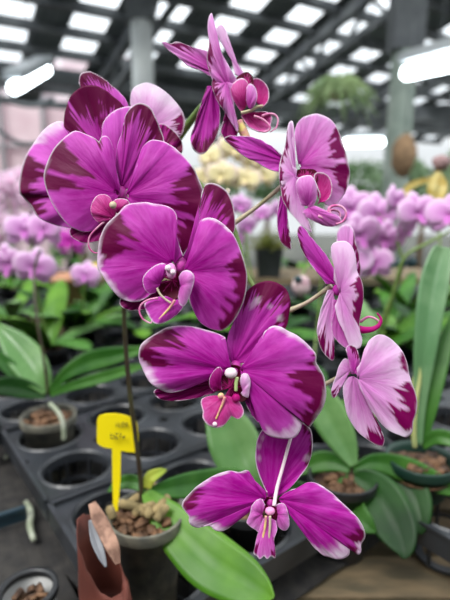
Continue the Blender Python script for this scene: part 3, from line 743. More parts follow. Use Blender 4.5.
def inview(p, m=40):
    v = p-CAM; d = v.dot(FW)
    if d < .2: return False
    x = 225+F*v.dot(RT)/d; y = 300-F*v.dot(UP)/d
    return -m < x < 450+m and y < 600+m
tp = tray_proto(); first = True; trays = []
for k in range(-3, 5):
    for j in range(-3, 9):
        if k == 0 and j < 0: continue
        if k < 0 and j < 2: continue
        if k == 1 and j < -1: continue
        a0 = TA0+k*TW-(.121 if (k == 1 and j == -1) else 0); b0 = TB0+j*(TH+.006)
        pts = [cellpos(a0+u*TW, b0+v*TH, TRAYZ) for u in (0, .5, 1) for v in (0, 1)]
        if not any(inview(p) for p in pts): continue
        cc = cellpos(a0+TW/2, b0+TH/2, 0)
        if cc.y > 2.3 or cc.y < .1 or cc.x < -1.1 or cc.x > 1.55: continue
        trays.append((cc, cellpos(a0, b0, TRAYZ)))
trays.sort(key=lambda t: t[0].y)
def pix(p):
    v = p-CAM; d = v.dot(FW); return 225+F*v.dot(RT)/d, 300-F*v.dot(UP)/d
for i, (cc, l) in enumerate(trays):
    t = tp if i == 0 else copy_tree(tp)
    t.location = l; t.rotation_euler.z = ang
    x, y = pix(Vector((cc.x, cc.y, TRAYZ)))
    if i == 0: lab = 'black round-holed nursery tray nearest the front, holding the grey pot of the big orchid'
    elif cc.y < .8: lab = 'black eight-hole nursery tray in the near rows, %s' % ('left of the front stem' if x < 130 else 'behind the yellow tag and the middle flowers' if x < 260 else 'under the broad dark leaves at right' if x < 380 else 'at the right edge')
    else: lab = 'black eight-hole nursery tray in the far rows, toward the %s' % ('left' if x < 130 else 'middle' if x < 300 else 'right')
    tag(t, lab, 'tray', 'black nursery trays tiled across the bench')

# ------------------------------------------------------------------ leafy pots in the tray rows
def plain_pot(root, c, r=.039, m=None, h=POTH, bark=True):
    MB().lathe(c, pot_profile(r, h), 24).build('pot', m or M_BLACKP, root)
    if bark: chips(MB().lathe(c, [(r*.93, h-.02), (r*.85, h-.012), (0, h-.010)], 20), c+Vector((0, 0, h-.008)), r*.75, 26, .014).build('bark', M_BARK, root)

def wleaf(root, c, az, L, w, rise, m, drop=.5):
    """a strap leaf growing from c at azimuth az"""
    d = Vector((math.cos(az), math.sin(az), 0)); sp = []
    for t, ww in ((0, .25), (.2, .75), (.45, 1), (.7, .92), (.88, .6), (1, .05)):
        sp.append((c+d*(L*t*(1-.12*t))+Vector((0, 0, L*(rise*t-drop*t*t))), w*ww))
    return leaf(root, sp, m=m, world=True, fold=.22, sub=4)

# the plant on the right with broad dark leaves
pc = PZ(343, 474, .935); pc.z = BENCH
rp = thing('potted_orchid', 'flowerless orchid at lower right with broad dark drooping leaves', 'orchid', pc)
plain_pot(rp, pc)
DD = (pc+Vector((0, 0, .1))-CAM).dot(FW)
bx, by = pix(pc+Vector((0, 0, .105)))
print('right plant', bx, by, DD)
def rl(m, pts, **k): leaf(rp, [(x, y, DD+d, w) for x, y, d, w in pts], m=m, **k)
rl(M_LEAFD, [(352, 474, 0, 8), (366, 484, -.01, 34), (382, 502, -.03, 46), (396, 528, -.05, 42), (403, 548, -.065, 24), (404, 559, -.07, 3)])
rl(M_LEAFD, [(353, 470, 0, 8), (372, 468, .01, 20), (396, 476, .0, 34), (413, 496, -.02, 34), (420, 520, -.035, 20), (420, 534, -.04, 3)])
rl(M_LEAFM, [(350, 476, 0, 8), (346, 492, -.01, 28), (352, 512, -.03, 32), (366, 524, -.045, 20), (376, 532, -.05, 3)])
rl(M_LEAFP, [(354, 466, 0, 8), (346, 448, .01, 24), (336, 428, .02, 34), (325, 408, .03, 34), (314, 386, .04, 20), (308, 372, .045, 3)])
rl(M_LEAFM, [(354, 470, 0, 8), (374, 462, 0, 16), (402, 468, -.005, 24), (430, 480, -.015, 22), (456, 492, -.02, 10), (470, 498, -.03, 2)])
rl(M_LEAFM, [(350, 470, 0, 8), (334, 462, .01, 18), (318, 462, .015, 20), (303, 470, .015, 10), (296, 476, .01, 2)])

# the plant behind the bottom flower
pc2 = snap(PZ(262, 480, .93)); pc2.z = BENCH
mp_ = thing('potted_orchid', 'flowerless orchid with one broad upright pale green leaf, behind the lowest bloom', 'orchid', pc2)
plain_pot(mp_, pc2)
D2 = (pc2+Vector((0, 0, .1))-CAM).dot(FW)
leaf(mp_, [(258, 492, D2, 10), (250, 476, D2, 40), (240, 456, D2+.01, 50), (230, 434, D2+.02, 48), (219, 414, D2+.03, 30), (212, 402, D2+.035, 3)], m=M_LEAFP)
leaf(mp_, [(262, 492, D2, 8), (290, 488, D2, 16), (312, 494, D2-.01, 12), (326, 504, D2-.02, 2)], m=M_LEAFD)

# the plant at left
lp = thing('potted_orchid', 'leafy orchid at the left edge with a thin bare stem and wide pale leaf', 'orchid', PZ(40, 412, BENCH+.11))
lc = snap(PZ(42, 405, .935)); lc.z = BENCH
lp.location = lc
plain_pot(lp, lc, m=M_POTG)
DL = (lc+Vector((0, 0, .1))-CAM).dot(FW)
print('left', pix(lc+Vector((0, 0, .1))), DL)
def ll(m, pts, **k): return leaf(lp, [(x, y, DL+d, w) for x, y, d, w in pts], m=m, **k)
ll(M_LEAFP, [(47, 393, 0, 8), (39, 378, 0, 26), (27, 360, .01, 34), (14, 343, .02, 26), (0, 328, .03, 10), (-8, 320, .03, 2)])
ll(M_LEAFM, [(50, 392, 0, 6), (66, 374, 0, 12), (88, 362, .01, 20), (112, 356, .02, 18), (140, 350, .02, 8), (152, 348, .02, 2)])
ll(M_LEAFM, [(50, 394, 0, 6), (72, 386, -.01, 9), (100, 378, -.01, 12), (128, 370, 0, 9), (150, 364, 0, 2)])
ll(M_LEAFD, [(46, 396, 0, 6), (28, 390, -.01, 18), (8, 386, -.02, 20), (-12, 388, -.03, 10), (-22, 390, -.03, 2)])
ll(M_LEAFM, [(44, 394, 0, 6), (26, 382, 0, 10), (8, 366, 0, 14), (-8, 350, 0, 8), (-14, 344, 0, 2)])
MB().tube([P(48, 395, DL), P(44, 360, DL), (P(37, 320, DL)), P(34, 275, DL+.02), P(40, 250, DL+.03)], .0022, 8, 5).build('flower_spike', M_SPIKE, lp)
MB().tube([P(50, 404, DL-.03), P(58, 412, DL-.045), P(63, 424, DL-.05), P(64, 440, DL-.05)], .0032, 8, 5).build('aerial_root', M_ROOT, lp)

# tall strap leaves on the right
tc = PZ(421, 457, .951); tc.z = TRAYZ+.006
tl = thing('strap_leaf_plant', 'potted plant with tall upright strap leaves at the right edge', 'plant', tc)
plain_pot(tl, tc, m=mat('green_pot', rgb(22, 52, 42), .45), h=.045)
DT = (tc+Vector((0, 0, .05))-CAM).dot(FW)
print('tall', pix(tc+Vector((0, 0, .1))), DT)
leaf(tl, [(418, 445, DT, 8), (420, 405, DT, 11), (425, 350, DT, 21), (433, 290, DT+.01, 27), (440, 258, DT+.015, 22), (443, 247, DT+.015, 14)], m=leaf_mat('leaf_cool', rgb(88, 128, 86), rgb(126, 160, 118), .25), fold=.45)
leaf(tl, [(415, 448, DT, 4), (413, 425, DT, 6), (413, 400, DT, 10), (417, 378, DT, 8), (419, 366, DT, 2)], m=leaf_mat('leaf_shoot', rgb(168, 176, 110), rgb(196, 198, 140)), label='short pale yellow-green shoot')
leaf(tl, [(422, 445, DT, 8), (432, 400, DT, 14), (442, 355, DT+.01, 16), (455, 315, DT+.02, 8)], m=M_LEAFM)
leaf(tl, [(422, 446, DT, 8), (436, 437, DT-.01, 14), (452, 440, DT-.02, 14), (468, 452, DT-.03, 4)], m=M_LEAFM)

# the leafy rows behind: pots standing in the tray cells
LM = [M_LEAFM, M_LEAFD, M_LEAF, M_LEAFP]
rows = [  # px, py of the pot rim, number of leaves, leaf length, label
 (98, 330, 7, .17, 'leafy potted orchid behind the dark stem at left, leaves spread flat'),
 (12, 318, 7, .19, 'bright green leafy orchid at the far left edge, middle height'),
 (60, 300, 6, .15, 'leafy green orchid below the lilac blooms at left'),
 (160, 332, 6, .15, 'leafy orchid mostly hidden behind the centre-left bloom'),
 (118, 290, 6, .15, 'small leafy orchid behind the dark stem, just below the yellow bloom'),
 (210, 318, 6, .15, 'leafy orchid hidden behind the middle blooms'),
 (262, 330, 5, .13, 'dark leafy orchid between the middle bloom and the right pedicel'),
 (318, 400, 6, .12, 'low leafy orchid between the middle bloom and the lower right bloom'),
 (395, 345, 6, .14, 'leafy orchid behind the tall strap leaf at right'),
 (440, 330, 6, .14, 'leafy orchid beyond the tall strap leaf at the right edge'),
 (350, 320, 6, .13, 'leafy orchid low behind the edge-on right bloom'),
 (300, 300, 6, .12, 'small leafy orchid under the withered beige flower'),
 (420, 300, 6, .13, 'leafy orchid in the far row at right'),
 (375, 292, 6, .13, 'leafy orchid in the far row below the lilac blooms at right'),
 (5, 290, 7, .19, 'tall-leaved orchid behind the leftmost lilac blooms'),
 (35, 282, 7, .18, 'leafy orchid straight behind the bare thin stem at left'),
 (135, 275, 7, .18, 'leafy orchid in the far row just right of the dark stem'),
 (75, 276, 7, .17, 'leafy orchid behind the clay pot at left'),
 (415, 315, 7, .19, 'leafy orchid between the arching stem and the tall strap leaf'),
 (352, 300, 7, .18, 'leafy orchid below the hanging lilac cluster'),
 (385, 318, 7, .17, 'leafy orchid under the dark teal clip'),
 (330, 278, 7, .17, 'leafy orchid behind the riser board, right of the withered flower'),
 (445, 290, 7, .18, 'leafy orchid in the far row at the right frame edge'),
 (225, 272, 7, .18, 'leafy orchid in the far row behind the centre-left bloom'),
 (285, 272, 7, .16, 'leafy orchid in the far row behind the moss plant'),
]
for (px, py, nl, L, lab) in rows:
    c = snap(PZ(px, py, .935)); c.z = BENCH
    t = thing('potted_orchid', lab, 'orchid', c, 'leafy pots in the tray rows')
    plain_pot(t, c)
    top = c+Vector((0, 0, POTH-.005))
    a0 = random.uniform(0, 6)
    for i in range(nl):
        wleaf(t, top, a0+i*2.4, L*random.uniform(.75, 1.1), .045*random.uniform(.7, 1.1), random.uniform(.5, 1.1), random.choice(LM), random.uniform(.3, .7))

# ------------------------------------------------------------------ background blooms
def bloom_mesh(name, m, seed, size):
    """flat five-part orchid face on local x/z, looking to -y"""
    rnd = random.Random(seed)
    V = []; Fc = []; K = []; U = []
    def fan(ang_, L, W, z, dk, pa, tipb):
        n = 14; rg = 5; b = len(V)
        for i in range(rg+1):
            r = .05+.95*i/rg
            for j in range(n+1):
                s = j/n; q = (s-.5)*2
                th = q*math.pi*.92
                lx = L*(.5-.5*math.cos(math.pi*(1-abs(q)))) if True else 0
                lx = L*(.5+.5*math.cos(th)); ly = W*.5*math.sin(th)
                x = lx*r; y = ly*r
                zz = z+.10*L*math.sin(math.pi*r)-tipb*L*(x/L)**2+.03*L*n1(s*6, seed+ang_)*r
                X = x*math.sin(ang_)+y*math.cos(ang_); Z = x*math.cos(ang_)-y*math.sin(ang_)
                V.append((X*size, -zz*size, Z*size)); K.append((dk*sst(.75, 1, r)*(.5+n1(s*12, seed)), sst(.9, 1, r)*.7, pa*r)); U.append((s, r))
        for i in range(rg):
            for j in range(n):
                a = b+i*(n+1)+j; Fc.append((a, a+1, a+n+2, a+n+1))
    fan(0, .50, .34, 0, 0, .6, .1)
    fan(R(128), .46, .32, 0, 0, .6, .1); fan(R(-128), .46, .32, 0, 0, .6, .1)
    fan(R(72), .52, .56, .04, .5, .7, -.05); fan(R(-72), .52, .56, .04, .5, .7, -.05)
    fan(R(180), .26, .18, .12, 1.5, 0, -.6)
    me = bpy.data.meshes.new(name); me.from_pydata(V, [], Fc); me.materials.append(m)
    me.polygons.foreach_set('use_smooth', [True]*len(me.polygons))
    a = me.attributes.new('mask', 'FLOAT_VECTOR', 'POINT'); a.data.foreach_set('vector', [c for k in K for c in k])
    uvl = me.uv_layers.new(name='UVMap')
    for lp_ in me.loops: uvl.data[lp_.index].uv = U[lp_.vertex_index]
    return me
BM = {k: [bloom_mesh('bloom', m, s, 1) for s in (1, 2)] for k, m in (('lilac', M_LILAC), ('blush', M_BLUSH), ('cream', M_CREAM), ('mag', M_MAG))}
M_YB = petal_mat('yellow_petal', rgb(230, 196, 40), rgb(206, 150, 20), rgb(244, 222, 100), rgb(250, 240, 150))
BM['yellow'] = [bloom_mesh('bloom', M_YB, 4, 1)]

def bloom(root, kind, x, y, D, spx, face=None):
    me = random.choice(BM[kind])
    o = bpy.data.objects.new('flower', me); col.objects.link(o); o.parent = root
    o.location = P(x, y, D)-worldloc(root)
    s = spx/F*D*1.05; o.scale = (s, s, s)
    az = face if face is not None else random.uniform(-.7, .7)
    o.rotation_euler = (random.uniform(-.35, .25), random.uniform(-.25, .25), az)
    md = o.modifiers.new('t', 'SOLIDIFY'); md.thickness = .012; md.offset = 0
    return o

def flowering(lab, pot_xy, D0, stems, kind, leaves=6, L=.18, potm=None, group=None):
    """a flowering plant: pot where the sight line meets its stand; stems = ([(x,y,D)...], [(x,y,D,size)...])"""
    c = P(pot_xy[0], pot_xy[1], D0)
    c = snap(c); c.z = BENCH
    t = thing('potted_orchid', lab, 'orchid', c, group)
    plain_pot(t, c, m=potm, bark=D0 < 1.5)
    top = c+Vector((0, 0, POTH-.005)); a0 = random.uniform(0, 6)
    for i in range(leaves):
        wleaf(t, top, a0+i*2.4, L*random.uniform(.8, 1.1), .05, random.uniform(.6, 1.2), random.choice(LM), .5)
    for st, fl in stems:
        pts = [top]+[P(*p) for p in st]
        MB().tube(pts, [.003]*(len(pts)-1)+[.0015], 8, 5).build('flower_spike', M_SPIKEG, t)
        for q in fl: bloom(t, kind if len(q) < 5 else q[4], *q[:4])
    return t

# left side lilac blooms
flowering('lilac orchid in flower at the left edge, above the bare thin stem', (30, 320), 1.00,
          [([(36, 290, .95), (34, 262, .93), (30, 232, .93)], [(24, 232, .93, 38), (46, 230, .92, 42), (10, 264, .90, 42), (35, 268, .88, 40)])], 'lilac')
flowering('magenta-lilac orchid in flower just left of the big upper bloom', (84, 315), 1.15,
          [([(84, 280, 1.1), (76, 250, 1.08), (66, 226, 1.1)], [(72, 242, 1.08, 36, 'mag'), (60, 224, 1.1, 34), (86, 276, 1.05, 30)])], 'lilac')
flowering('plant with one small yellow bloom behind the dark stem at left', (100, 300), 1.3,
          [([(98, 280, 1.28), (95, 270, 1.27)], [(95, 270, 1.26, 16)])], 'yellow', leaves=5)
# blush mass far left
for i, (x0, y0, n) in enumerate(((8, 190, 11), (28, 205, 11), (50, 200, 11), (2, 222, 10), (68, 222, 9))):
    DD2 = 2.0+.12*i
    fl = [(x0+random.uniform(-15, 15), y0+random.uniform(-18, 18), DD2+random.uniform(-.08, .08), random.uniform(15, 20)) for _ in range(n)]
    flowering(['blush white orchid spray farthest left, under the net wall', 'blush white orchid spray second from the far left', 'blush white orchid spray just left of the big upper bloom, at its mid height',
               'blush white orchid spray low at the left edge', 'blush white orchid spray peeking below the left rim of the big bloom'][i], (x0, 300), DD2,
              [([(x0, 260, DD2), (x0+3, 215, DD2), (x0-4, 180, DD2)], fl)], 'blush', leaves=4)
# right side lilac blooms
t = flowering('lilac orchid with a dense hanging cluster, right of the side-on upper bloom', (366, 310), 1.05,
          [([(392, 300, .98), (402, 262, .92), (388, 225, .92), (366, 205, .93)],
            [(350, 210, .95, 46), (376, 216, .93, 46), (358, 236, .9, 46), (384, 240, .92, 40), (352, 262, .92, 40), (374, 264, .92, 38)])], 'lilac')
flowering('lilac orchid on an arching green stem at the right edge', (400, 312), .98,
          [([(380, 330, .9), (394, 290, .86), (404, 258, .84), (426, 244, .83), (452, 230, .82)],
            [(394, 202, .86, 34), (416, 214, .86, 44), (450, 216, .83, 46), (405, 228, .9, 30)])], 'lilac')
cp = MB().blob(P(402, 263, .85), (.012, .008, .008), 10, .2).blob(P(412, 262, .85), (.009, .007, .009), 10, .2).blob(P(393, 265, .85), (.007, .005, .004), 10)
tag(cp.build('stem_clip', M_CLIP, None, P(402, 263, .85)), 'dark teal plastic clip gripping the orchid stems at right', 'clip')
# cream and pink sprays in the middle
flowering('cream orchid in flower between the upper blooms', (240, 315), 1.25,
          [([(236, 270, 1.25), (240, 210, 1.25), (232, 160, 1.25)],
            [(212, 158, 1.25, 30), (232, 150, 1.24, 32), (252, 158, 1.22, 30), (222, 176, 1.22, 32), (246, 180, 1.22, 30), (264, 176, 1.25, 26), (205, 178, 1.28, 26)])], 'cream')
flowering('small lilac orchid in flower behind the green pedicel', (255, 318), 1.1,
          [([(250, 270, 1.1), (246, 230, 1.08), (256, 205, 1.08)],
            [(240, 206, 1.08, 24), (246, 226, 1.06, 24), (262, 214, 1.08, 22), (276, 210, 1.1, 20), (236, 240, 1.1, 20)])], 'lilac')
# plant in black pot raised among them
hp = P(268, 276, 1.35)
t = thing('potted_moss_plant', 'small bushy olive plant in a black square pot behind the pedicel', 'plant', hp)
mb = MB(); s = .036
mb.add([hp+Vector(v) for v in ((-s*.8, -s*.8, 0), (s*.8, -s*.8, 0), (s*.8, s*.8, 0), (-s*.8, s*.8, 0), (-s, -s, .08), (s, -s, .08), (s, s, .08), (-s, s, .08))], [(3, 2, 1, 0), (0, 1, 5, 4), (1, 2, 6, 5), (2, 3, 7, 6), (3, 0, 4, 7)])
mb.build('pot', M_BLACKP, t, smooth=False, solid=.002)
mb = MB()
for i in range(120):
    a = random.uniform(0, 6.28); e = random.uniform(.1, 1.5); l = random.uniform(.03, .075)
    p0 = hp+Vector((random.uniform(-.02, .02), random.uniform(-.02, .02), .07))
    mb.tube([p0, p0+Vector((math.cos(a)*math.cos(e), math.sin(a)*math.cos(e), math.sin(e)))*l], [.0025, .001], 4, 1)
mb.build('foliage', leaf_mat('moss_leaf', rgb(104, 112, 48), rgb(140, 140, 74), .6), t)
shelf = thing('plant_stand', 'tan wooden riser board standing behind the tray rows', 'stand', P(300, 300, 1.42))
sp = P(330, 288, 1.42)
for dx in (-.45, .1, .55):
    MB().box((sp.x+dx, sp.y, (TRAYZ+.005+hp.z-.019)/2), (.03, .10, hp.z-.019-TRAYZ-.005)).build('leg', M_TAN, shelf, smooth=False)
shelf.location = (sp.x, sp.y, BENCH)
for c in shelf.children: c.location = (c.location[0], c.location[1], c.location[2])
MB().box((sp.x, sp.y, hp.z-.010), (1.35, .20, .018)).build('board', M_TAN, shelf, smooth=False)
for c in shelf.children:
    if c.name.startswith('leg'):
        pass
# withered beige flower hanging behind
wf = thing('withered_flower', 'wilted beige flower bud with a dark centre hanging between the blooms', 'flower', P(301, 284, .80))
mb = MB().blob(P(301, 286, .80), (.016, .012, .018), 12, .12)
mb.build('petals', mat('wilted', rgb(206, 186, 186), .7, noise_scale=60, color2=rgb(176, 140, 150)), wf)
MB().blob(P(298, 279, .787), (.007, .005, .006), 10).build('centre', M_CLIP, wf)
MB().tube([P(301, 276, .80), P(310, 262, .82), P(318, 250, .86), P(322, 262, .9), P(318, 320, .93), P(312, 372, .90)], .0022, 8, 5).build('stem', M_SPIKEG, wf)

# clay pot on the riser at left
cb = P(70, 292, 1.35)
t = tag(MB().lathe(Vector((cb.x, cb.y, .94)), [(0, 0), (.038, 0), (.052, .085), (.056, .085), (.056, .100), (.050, .100), (.044, .07), (0, .06)], 24).build('clay_pot', M_CLAY, None, (cb.x, cb.y, .94)), 'empty beige clay pot standing behind the leaves at left', 'pot')
MBs = MB().box((cb.x, cb.y, (BENCH+.94)/2), (.20, .14, .94-BENCH-.0005))
tag(MBs.build('wooden_block', M_TAN, None, (cb.x, cb.y, BENCH), smooth=False), 'low wooden block carrying the beige clay pot at left', 'block')

# ------------------------------------------------------------------ rust coloured bag pot, lower left
gc = P(103, 585, .415)
gb = thing('grow_bag', 'rust-brown plastic grow bag with a torn papery rim in front of the grey pot', 'bag', (gc.x, gc.y, TRAYZ+.006))
ring = []
vs = []; fs = []; n = 40
gz = [TRAYZ+.006+q for q in (0, .010, .026, .040, .054)]
topc = P(102, 545, .395); topc.z = 0
for i, z in enumerate(gz):
    for k in range(n):
        q = 2*math.pi*k/n
        r = .0215-.0012*i+.0016*n1(k*.6, 4+i*.3)
        lift = 0 if i < 3 else (i-2)*.5*(.034*math.cos(q-2.6)+.004*n1(k*.9, 9))
        vs.append(Vector((topc.x-.002+r*1.05*math.cos(q)+(4-i)*.0006, topc.y+r*.8*math.sin(q), z+lift)))
for i in range(4):
    for k in range(n): fs.append((i*n+k, i*n+(k+1) % n, (i+1)*n+(k+1) % n, (i+1)*n+k))
fs.append(tuple(range(n-1, -1, -1)))
obj('bag', vs, fs, M_RUST, gb, solid=.001)
def strip(name, m, pts, w, th):
    leaf(gb, [(x, y, d, ww) for (x, y, d), ww in zip(pts, w)], name=name, m=m, fold=.25, thick=th)
strip('torn_rim', M_TORN, [(92, 503, .392), (98, 517, .386), (106, 533, .38), (113, 548, .374), (118, 564, .37)], [7, 13, 14, 13, 5], .0014)
strip('liner', M_GREYL, [(90, 520, .388), (95, 538, .382), (101, 554, .376), (106, 567, .372)], [3, 9, 8, 2], .0008)

# white pot at the lower left and bits on the cloth
wc = PZ(28, 592, BENCH+.06)
t = thing('plastic_pot', 'white ribbed plastic pot with black rim at the bottom left corner', 'pot', (wc.x, wc.y, BENCH+.012))
b0 = Vector((wc.x, wc.y, BENCH+.012))
MB().lathe(b0, [(0, 0), (.020, 0), (.025, .045), (.024, .045), (.019, .003), (0, .003)], 28).build('pot', M_WHITEP, t)
MB().lathe(b0, [(.0245, .045), (.027, .046), (.027, .052), (.022, .052), (.022, .046), (.0245, .045)], 28).build('rim', M_BLACKP, t)
chips(MB(), b0+Vector((0, 0, .038)), .016, 22, .008).build('bark', M_BARK, t)
rc = PZ(24, 500, BENCH+.03)
for i, (pts, lab) in enumerate(((((26, 502), (31, 512), (30, 526), (34, 540)), 'pale dry root piece lying on the dark cloth at lower left'),
                                (((5, 458), (13, 452), (22, 456)), 'short white root stub lying near the left tray corner'))):
    q = [PZ(x, y, BENCH+.016) for x, y in pts]
    tag(MB().tube(q, [.003, .0042, .004, .0035][:len(q)], 8, 5).build('dry_root', M_ROOT, None, q[0]), lab, 'root')
for i in range(5):
    c = PZ(random.choice((14, 30, 50, 8, 60))+i, 540+i*11, BENCH+.01)
# black slotted crate
kc = PZ(18, 548, BENCH+.012)
# bluish rail of an upturned tray edge
e0 = PZ(-12, 520, BENCH+.03); e1 = PZ(26, 508, BENCH+.03)
tag(MB().bar(e0, e1, .006, .006).bar(e0-Vector((0, 0, .008)), e1-Vector((0, 0, .008)), .003, .016).build('plastic_strip', mat('blue_black', rgb(36, 56, 66), .4), None, e0, smooth=False), 'blue-grey plastic strip lying at the left edge of the bench', 'strip')

# ------------------------------------------------------------------ roof
UH = Vector((-.529, .8486, 0)); VH = Vector((.8486, .529, 0))
def RP(u, v, dz=0): return UH*u+VH*v+Vector((0, 0, 4.5-.28*u+dz))
RN = (RP(0, 1)-RP(0, 0)).cross(RP(1, 0)-RP(0, 0)).normalized()
if RN.z < 0: RN = -RN
U0, U1 = 2.2, 7.2
strips = [.24+i*.7215 for i in range(-3, 14)]
sw = .36
roof = MB(); glass = MB()
def quad(mb, u0, u1, v0, v1, dz=0):
    mb.add([RP(u0, v0, dz), RP(u1, v0, dz), RP(u1, v1, dz), RP(u0, v1, dz)], [(0, 1, 2, 3)])
def corr(mb, u0, u1, v0, v1):
    n = max(2, int((v1-v0)/.02)); vs = []; fs = []
    for i in range(n+1):
        v = v0+(v1-v0)*i/n; h = .012*math.sin(v*2*math.pi/.075)
        vs += [RP(u0, v, h), RP(u1, v, h)]
    for i in range(n): fs.append((2*i, 2*i+1, 2*i+3, 2*i+2))
    mb.add(vs, fs)
rnd = random.Random(3)
for i, v in enumerate(strips):
    nxt = strips[i+1] if i+1 < len(strips) else v+.72
    corr(roof, U0, U1, v+sw/2, nxt-sw/2)
    # translucent sheets, some replaced by opaque ones
    u = U0
    while u < U1-.01:
        L = 1.26
        u2 = min(U1, u+L)
        if (u > 5.9 and 2.0 < v < 5) or rnd.random() < .10: corr(roof, u, u2, v-sw/2, v+sw/2)
        else: quad(glass, u, u2, v-sw/2, v+sw/2, .004)
        u = u2
rf = struct('ceiling', roof, M_ROOF, solid=.002)
g = glass.build('skylight_sheets', M_SHEET, rf, smooth=False)
pur = MB(); u = U0+.05
while u < U1:
    pur.bar(RP(u, strips[0]-.3, -.05), RP(u, strips[-1]+.5, -.05), .075, .09); u += .40
pur.build('purlins', M_STEEL, rf, smooth=False)
raf = MB()
for v in (-.1, 2.05, 4.15, 6.3):
    raf.bar(RP(U0, v, -.14), RP(U1, v, -.14), .09, .12)
    raf.bar(RP(U0, v, -.50), RP(U1, v, -.40), .05, .06)
    for k in range(9):
        u = U0+k*.55
        raf.bar(RP(u, v, -.16), RP(u+.3, v, -.46), .035, .035); raf.bar(RP(u+.3, v, -.46), RP(u+.55, v, -.16), .035, .035)
raf.bar(RP(6.0, -2, -.25), RP(6.0, 9, -.25), .1, .14)
raf.build('trusses', M_STEEL, rf, smooth=False)
for k, (x, D) in enumerate(()): pass

# columns
def column(x, w, D, ytop, m, lab, name='support_column', cap=None):
    c = P(x, 200, D); ww = w/F*D
    zt = P(x, ytop, D).z
    t = thing(name, lab, 'column', (c.x, c.y, 0))
    r = ww/2
    MB().lathe((c.x, c.y, 0), [(0, 0), (r*1.1, 0), (r*1.05, zt*.5), (r*.95, zt-.05), (r*.9, zt), (0, zt)], 20).build('shaft', m, t)
    tz = 4.5-.28*(c.x*UH.x+c.y*UH.y)-.1
    if tz > zt: MB().box((c.x, c.y, (tz+zt)/2), (ww*1.2, ww*.9, tz-zt)).build('head', M_STEEL, t, smooth=False)
    return t
column(147, 21, 4.6, 34, M_COL, 'light grey round column behind the left flowers, dark head above it')
column(394, 24, 4.8, 60, M_COLG, 'greenish grey column right of the hanging plant')

# wall at left
wl = MB()
a = P(-70, 198, 7.6); b = P(136, 198, 7.2)
a.z = 0; b.z = 0
wl.add([a, b, b+Vector((0, 0, 3.2)), a+Vector((0, 0, 3.2))], [(0, 1, 2, 3)])
w = struct('wall_left', wl, M_NET, solid=.02)
post = MB()
for k in range(6):
    p = a+(b-a)*(k/5)-Vector((0, .08, 0)); post.bar(p, p+Vector((0, 0, 3.0)), .06, .06, up=Vector((0, 1, 0)))
for z in (2.02, 1.62, 2.9):
    post.bar(a+Vector((0, -.06, z)), b+Vector((0, -.06, z)), .04, .05)
post.build('posts_and_rails', mat('wall_rail', rgb(150, 146, 150), .7), w, smooth=False)
# cable truss in front of wall
MB().tube([P(-5, 128, 4.2), P(20, 143, 4.2), P(45, 142, 4.3), P(75, 134, 4.6), P(110, 140, 4.8)], .02, 6, 4).build('sagging_pipe', M_STEEL, rf)
MB().tube([P(2, 98, 4.6), P(20, 104, 4.6), P(38, 105, 4.6), P(54, 98, 4.6)], .025, 6, 4).build('sagging_cable', M_STEEL, rf)
# lamps
def lamp(p0, p1, lab, r=.03):
    a = P(*p0); b = P(*p1); mid = (a+b)/2
    t = thing('tube_lamp', lab, 'lamp', mid)
    up = Vector((0, 0, 1))
    MB().bar(a+up*(r*1.9), b+up*(r*1.9), r*3.2, r*1.2).build('housing', M_HOUS, t, smooth=False)
    MB().tube([a, b], r, 14, 1).build('tube', M_TUBE, t)
    tz = max(4.5-.28*(mid.x*UH.x+mid.y*UH.y)-.06, mid.z+.2)
    MB().tube([mid+up*r*2, Vector((mid.x, mid.y, tz))], .006, 6, 1).build('hanger', M_STEEL, t)
    return t
lamp((14, 88, 3.7), (46, 70, 4.5), 'glowing tube lamp at upper left above the net wall', .05)
lamp((407, 73, 3.4), (480, 56, 2.7), 'large glowing tube lamp at the right edge', .05)
lamp((346, 143, 5.4), (382, 142, 5.6), 'small far tube lamp beside the upper right bloom', .045)

# hanging plant
hc = P(337, 92, 3.0)
hg = thing('hanging_plant', 'spiky grey-green air plant hanging from the roof on thin wires', 'plant', hc)
vs = []; fs = []; mb = MB()
for i in range(150):
    a = random.uniform(0, 6.28); e = random.uniform(-.2, 1.1); L = random.uniform(.13, .25)
    d = Vector((math.cos(a), math.sin(a), 0)); p = hc+d*.015
    q1 = p+d*L*.55*math.cos(e)+Vector((0, 0, L*.5*math.sin(e))); q2 = q1+d*L*.5-Vector((0, 0, L*random.uniform(.25, 1.0)))
    mb.tube([p, q1, q2], [.008, .006, .001], 4, 4)
mb.build('foliage', M_FERN, hg, hc)
MB().lathe(hc-Vector((0, 0, .05)), [(0, 0), (.035, 0), (.05, .05), (0, .05)], 16).build('pot', M_BROWNN, hg)
for dx in (-.04, .05):
    top = Vector((hc.x+dx*2.5, hc.y, 3.6)); MB().tube([hc+Vector((dx, 0, 0)), top], .003, 5, 1).build('wire', M_STEEL, hg)
MB().tube([P(215, 0, 3.6)+Vector((0, 0, .8)), P(216, 40, 3.6)], .004, 5, 1)

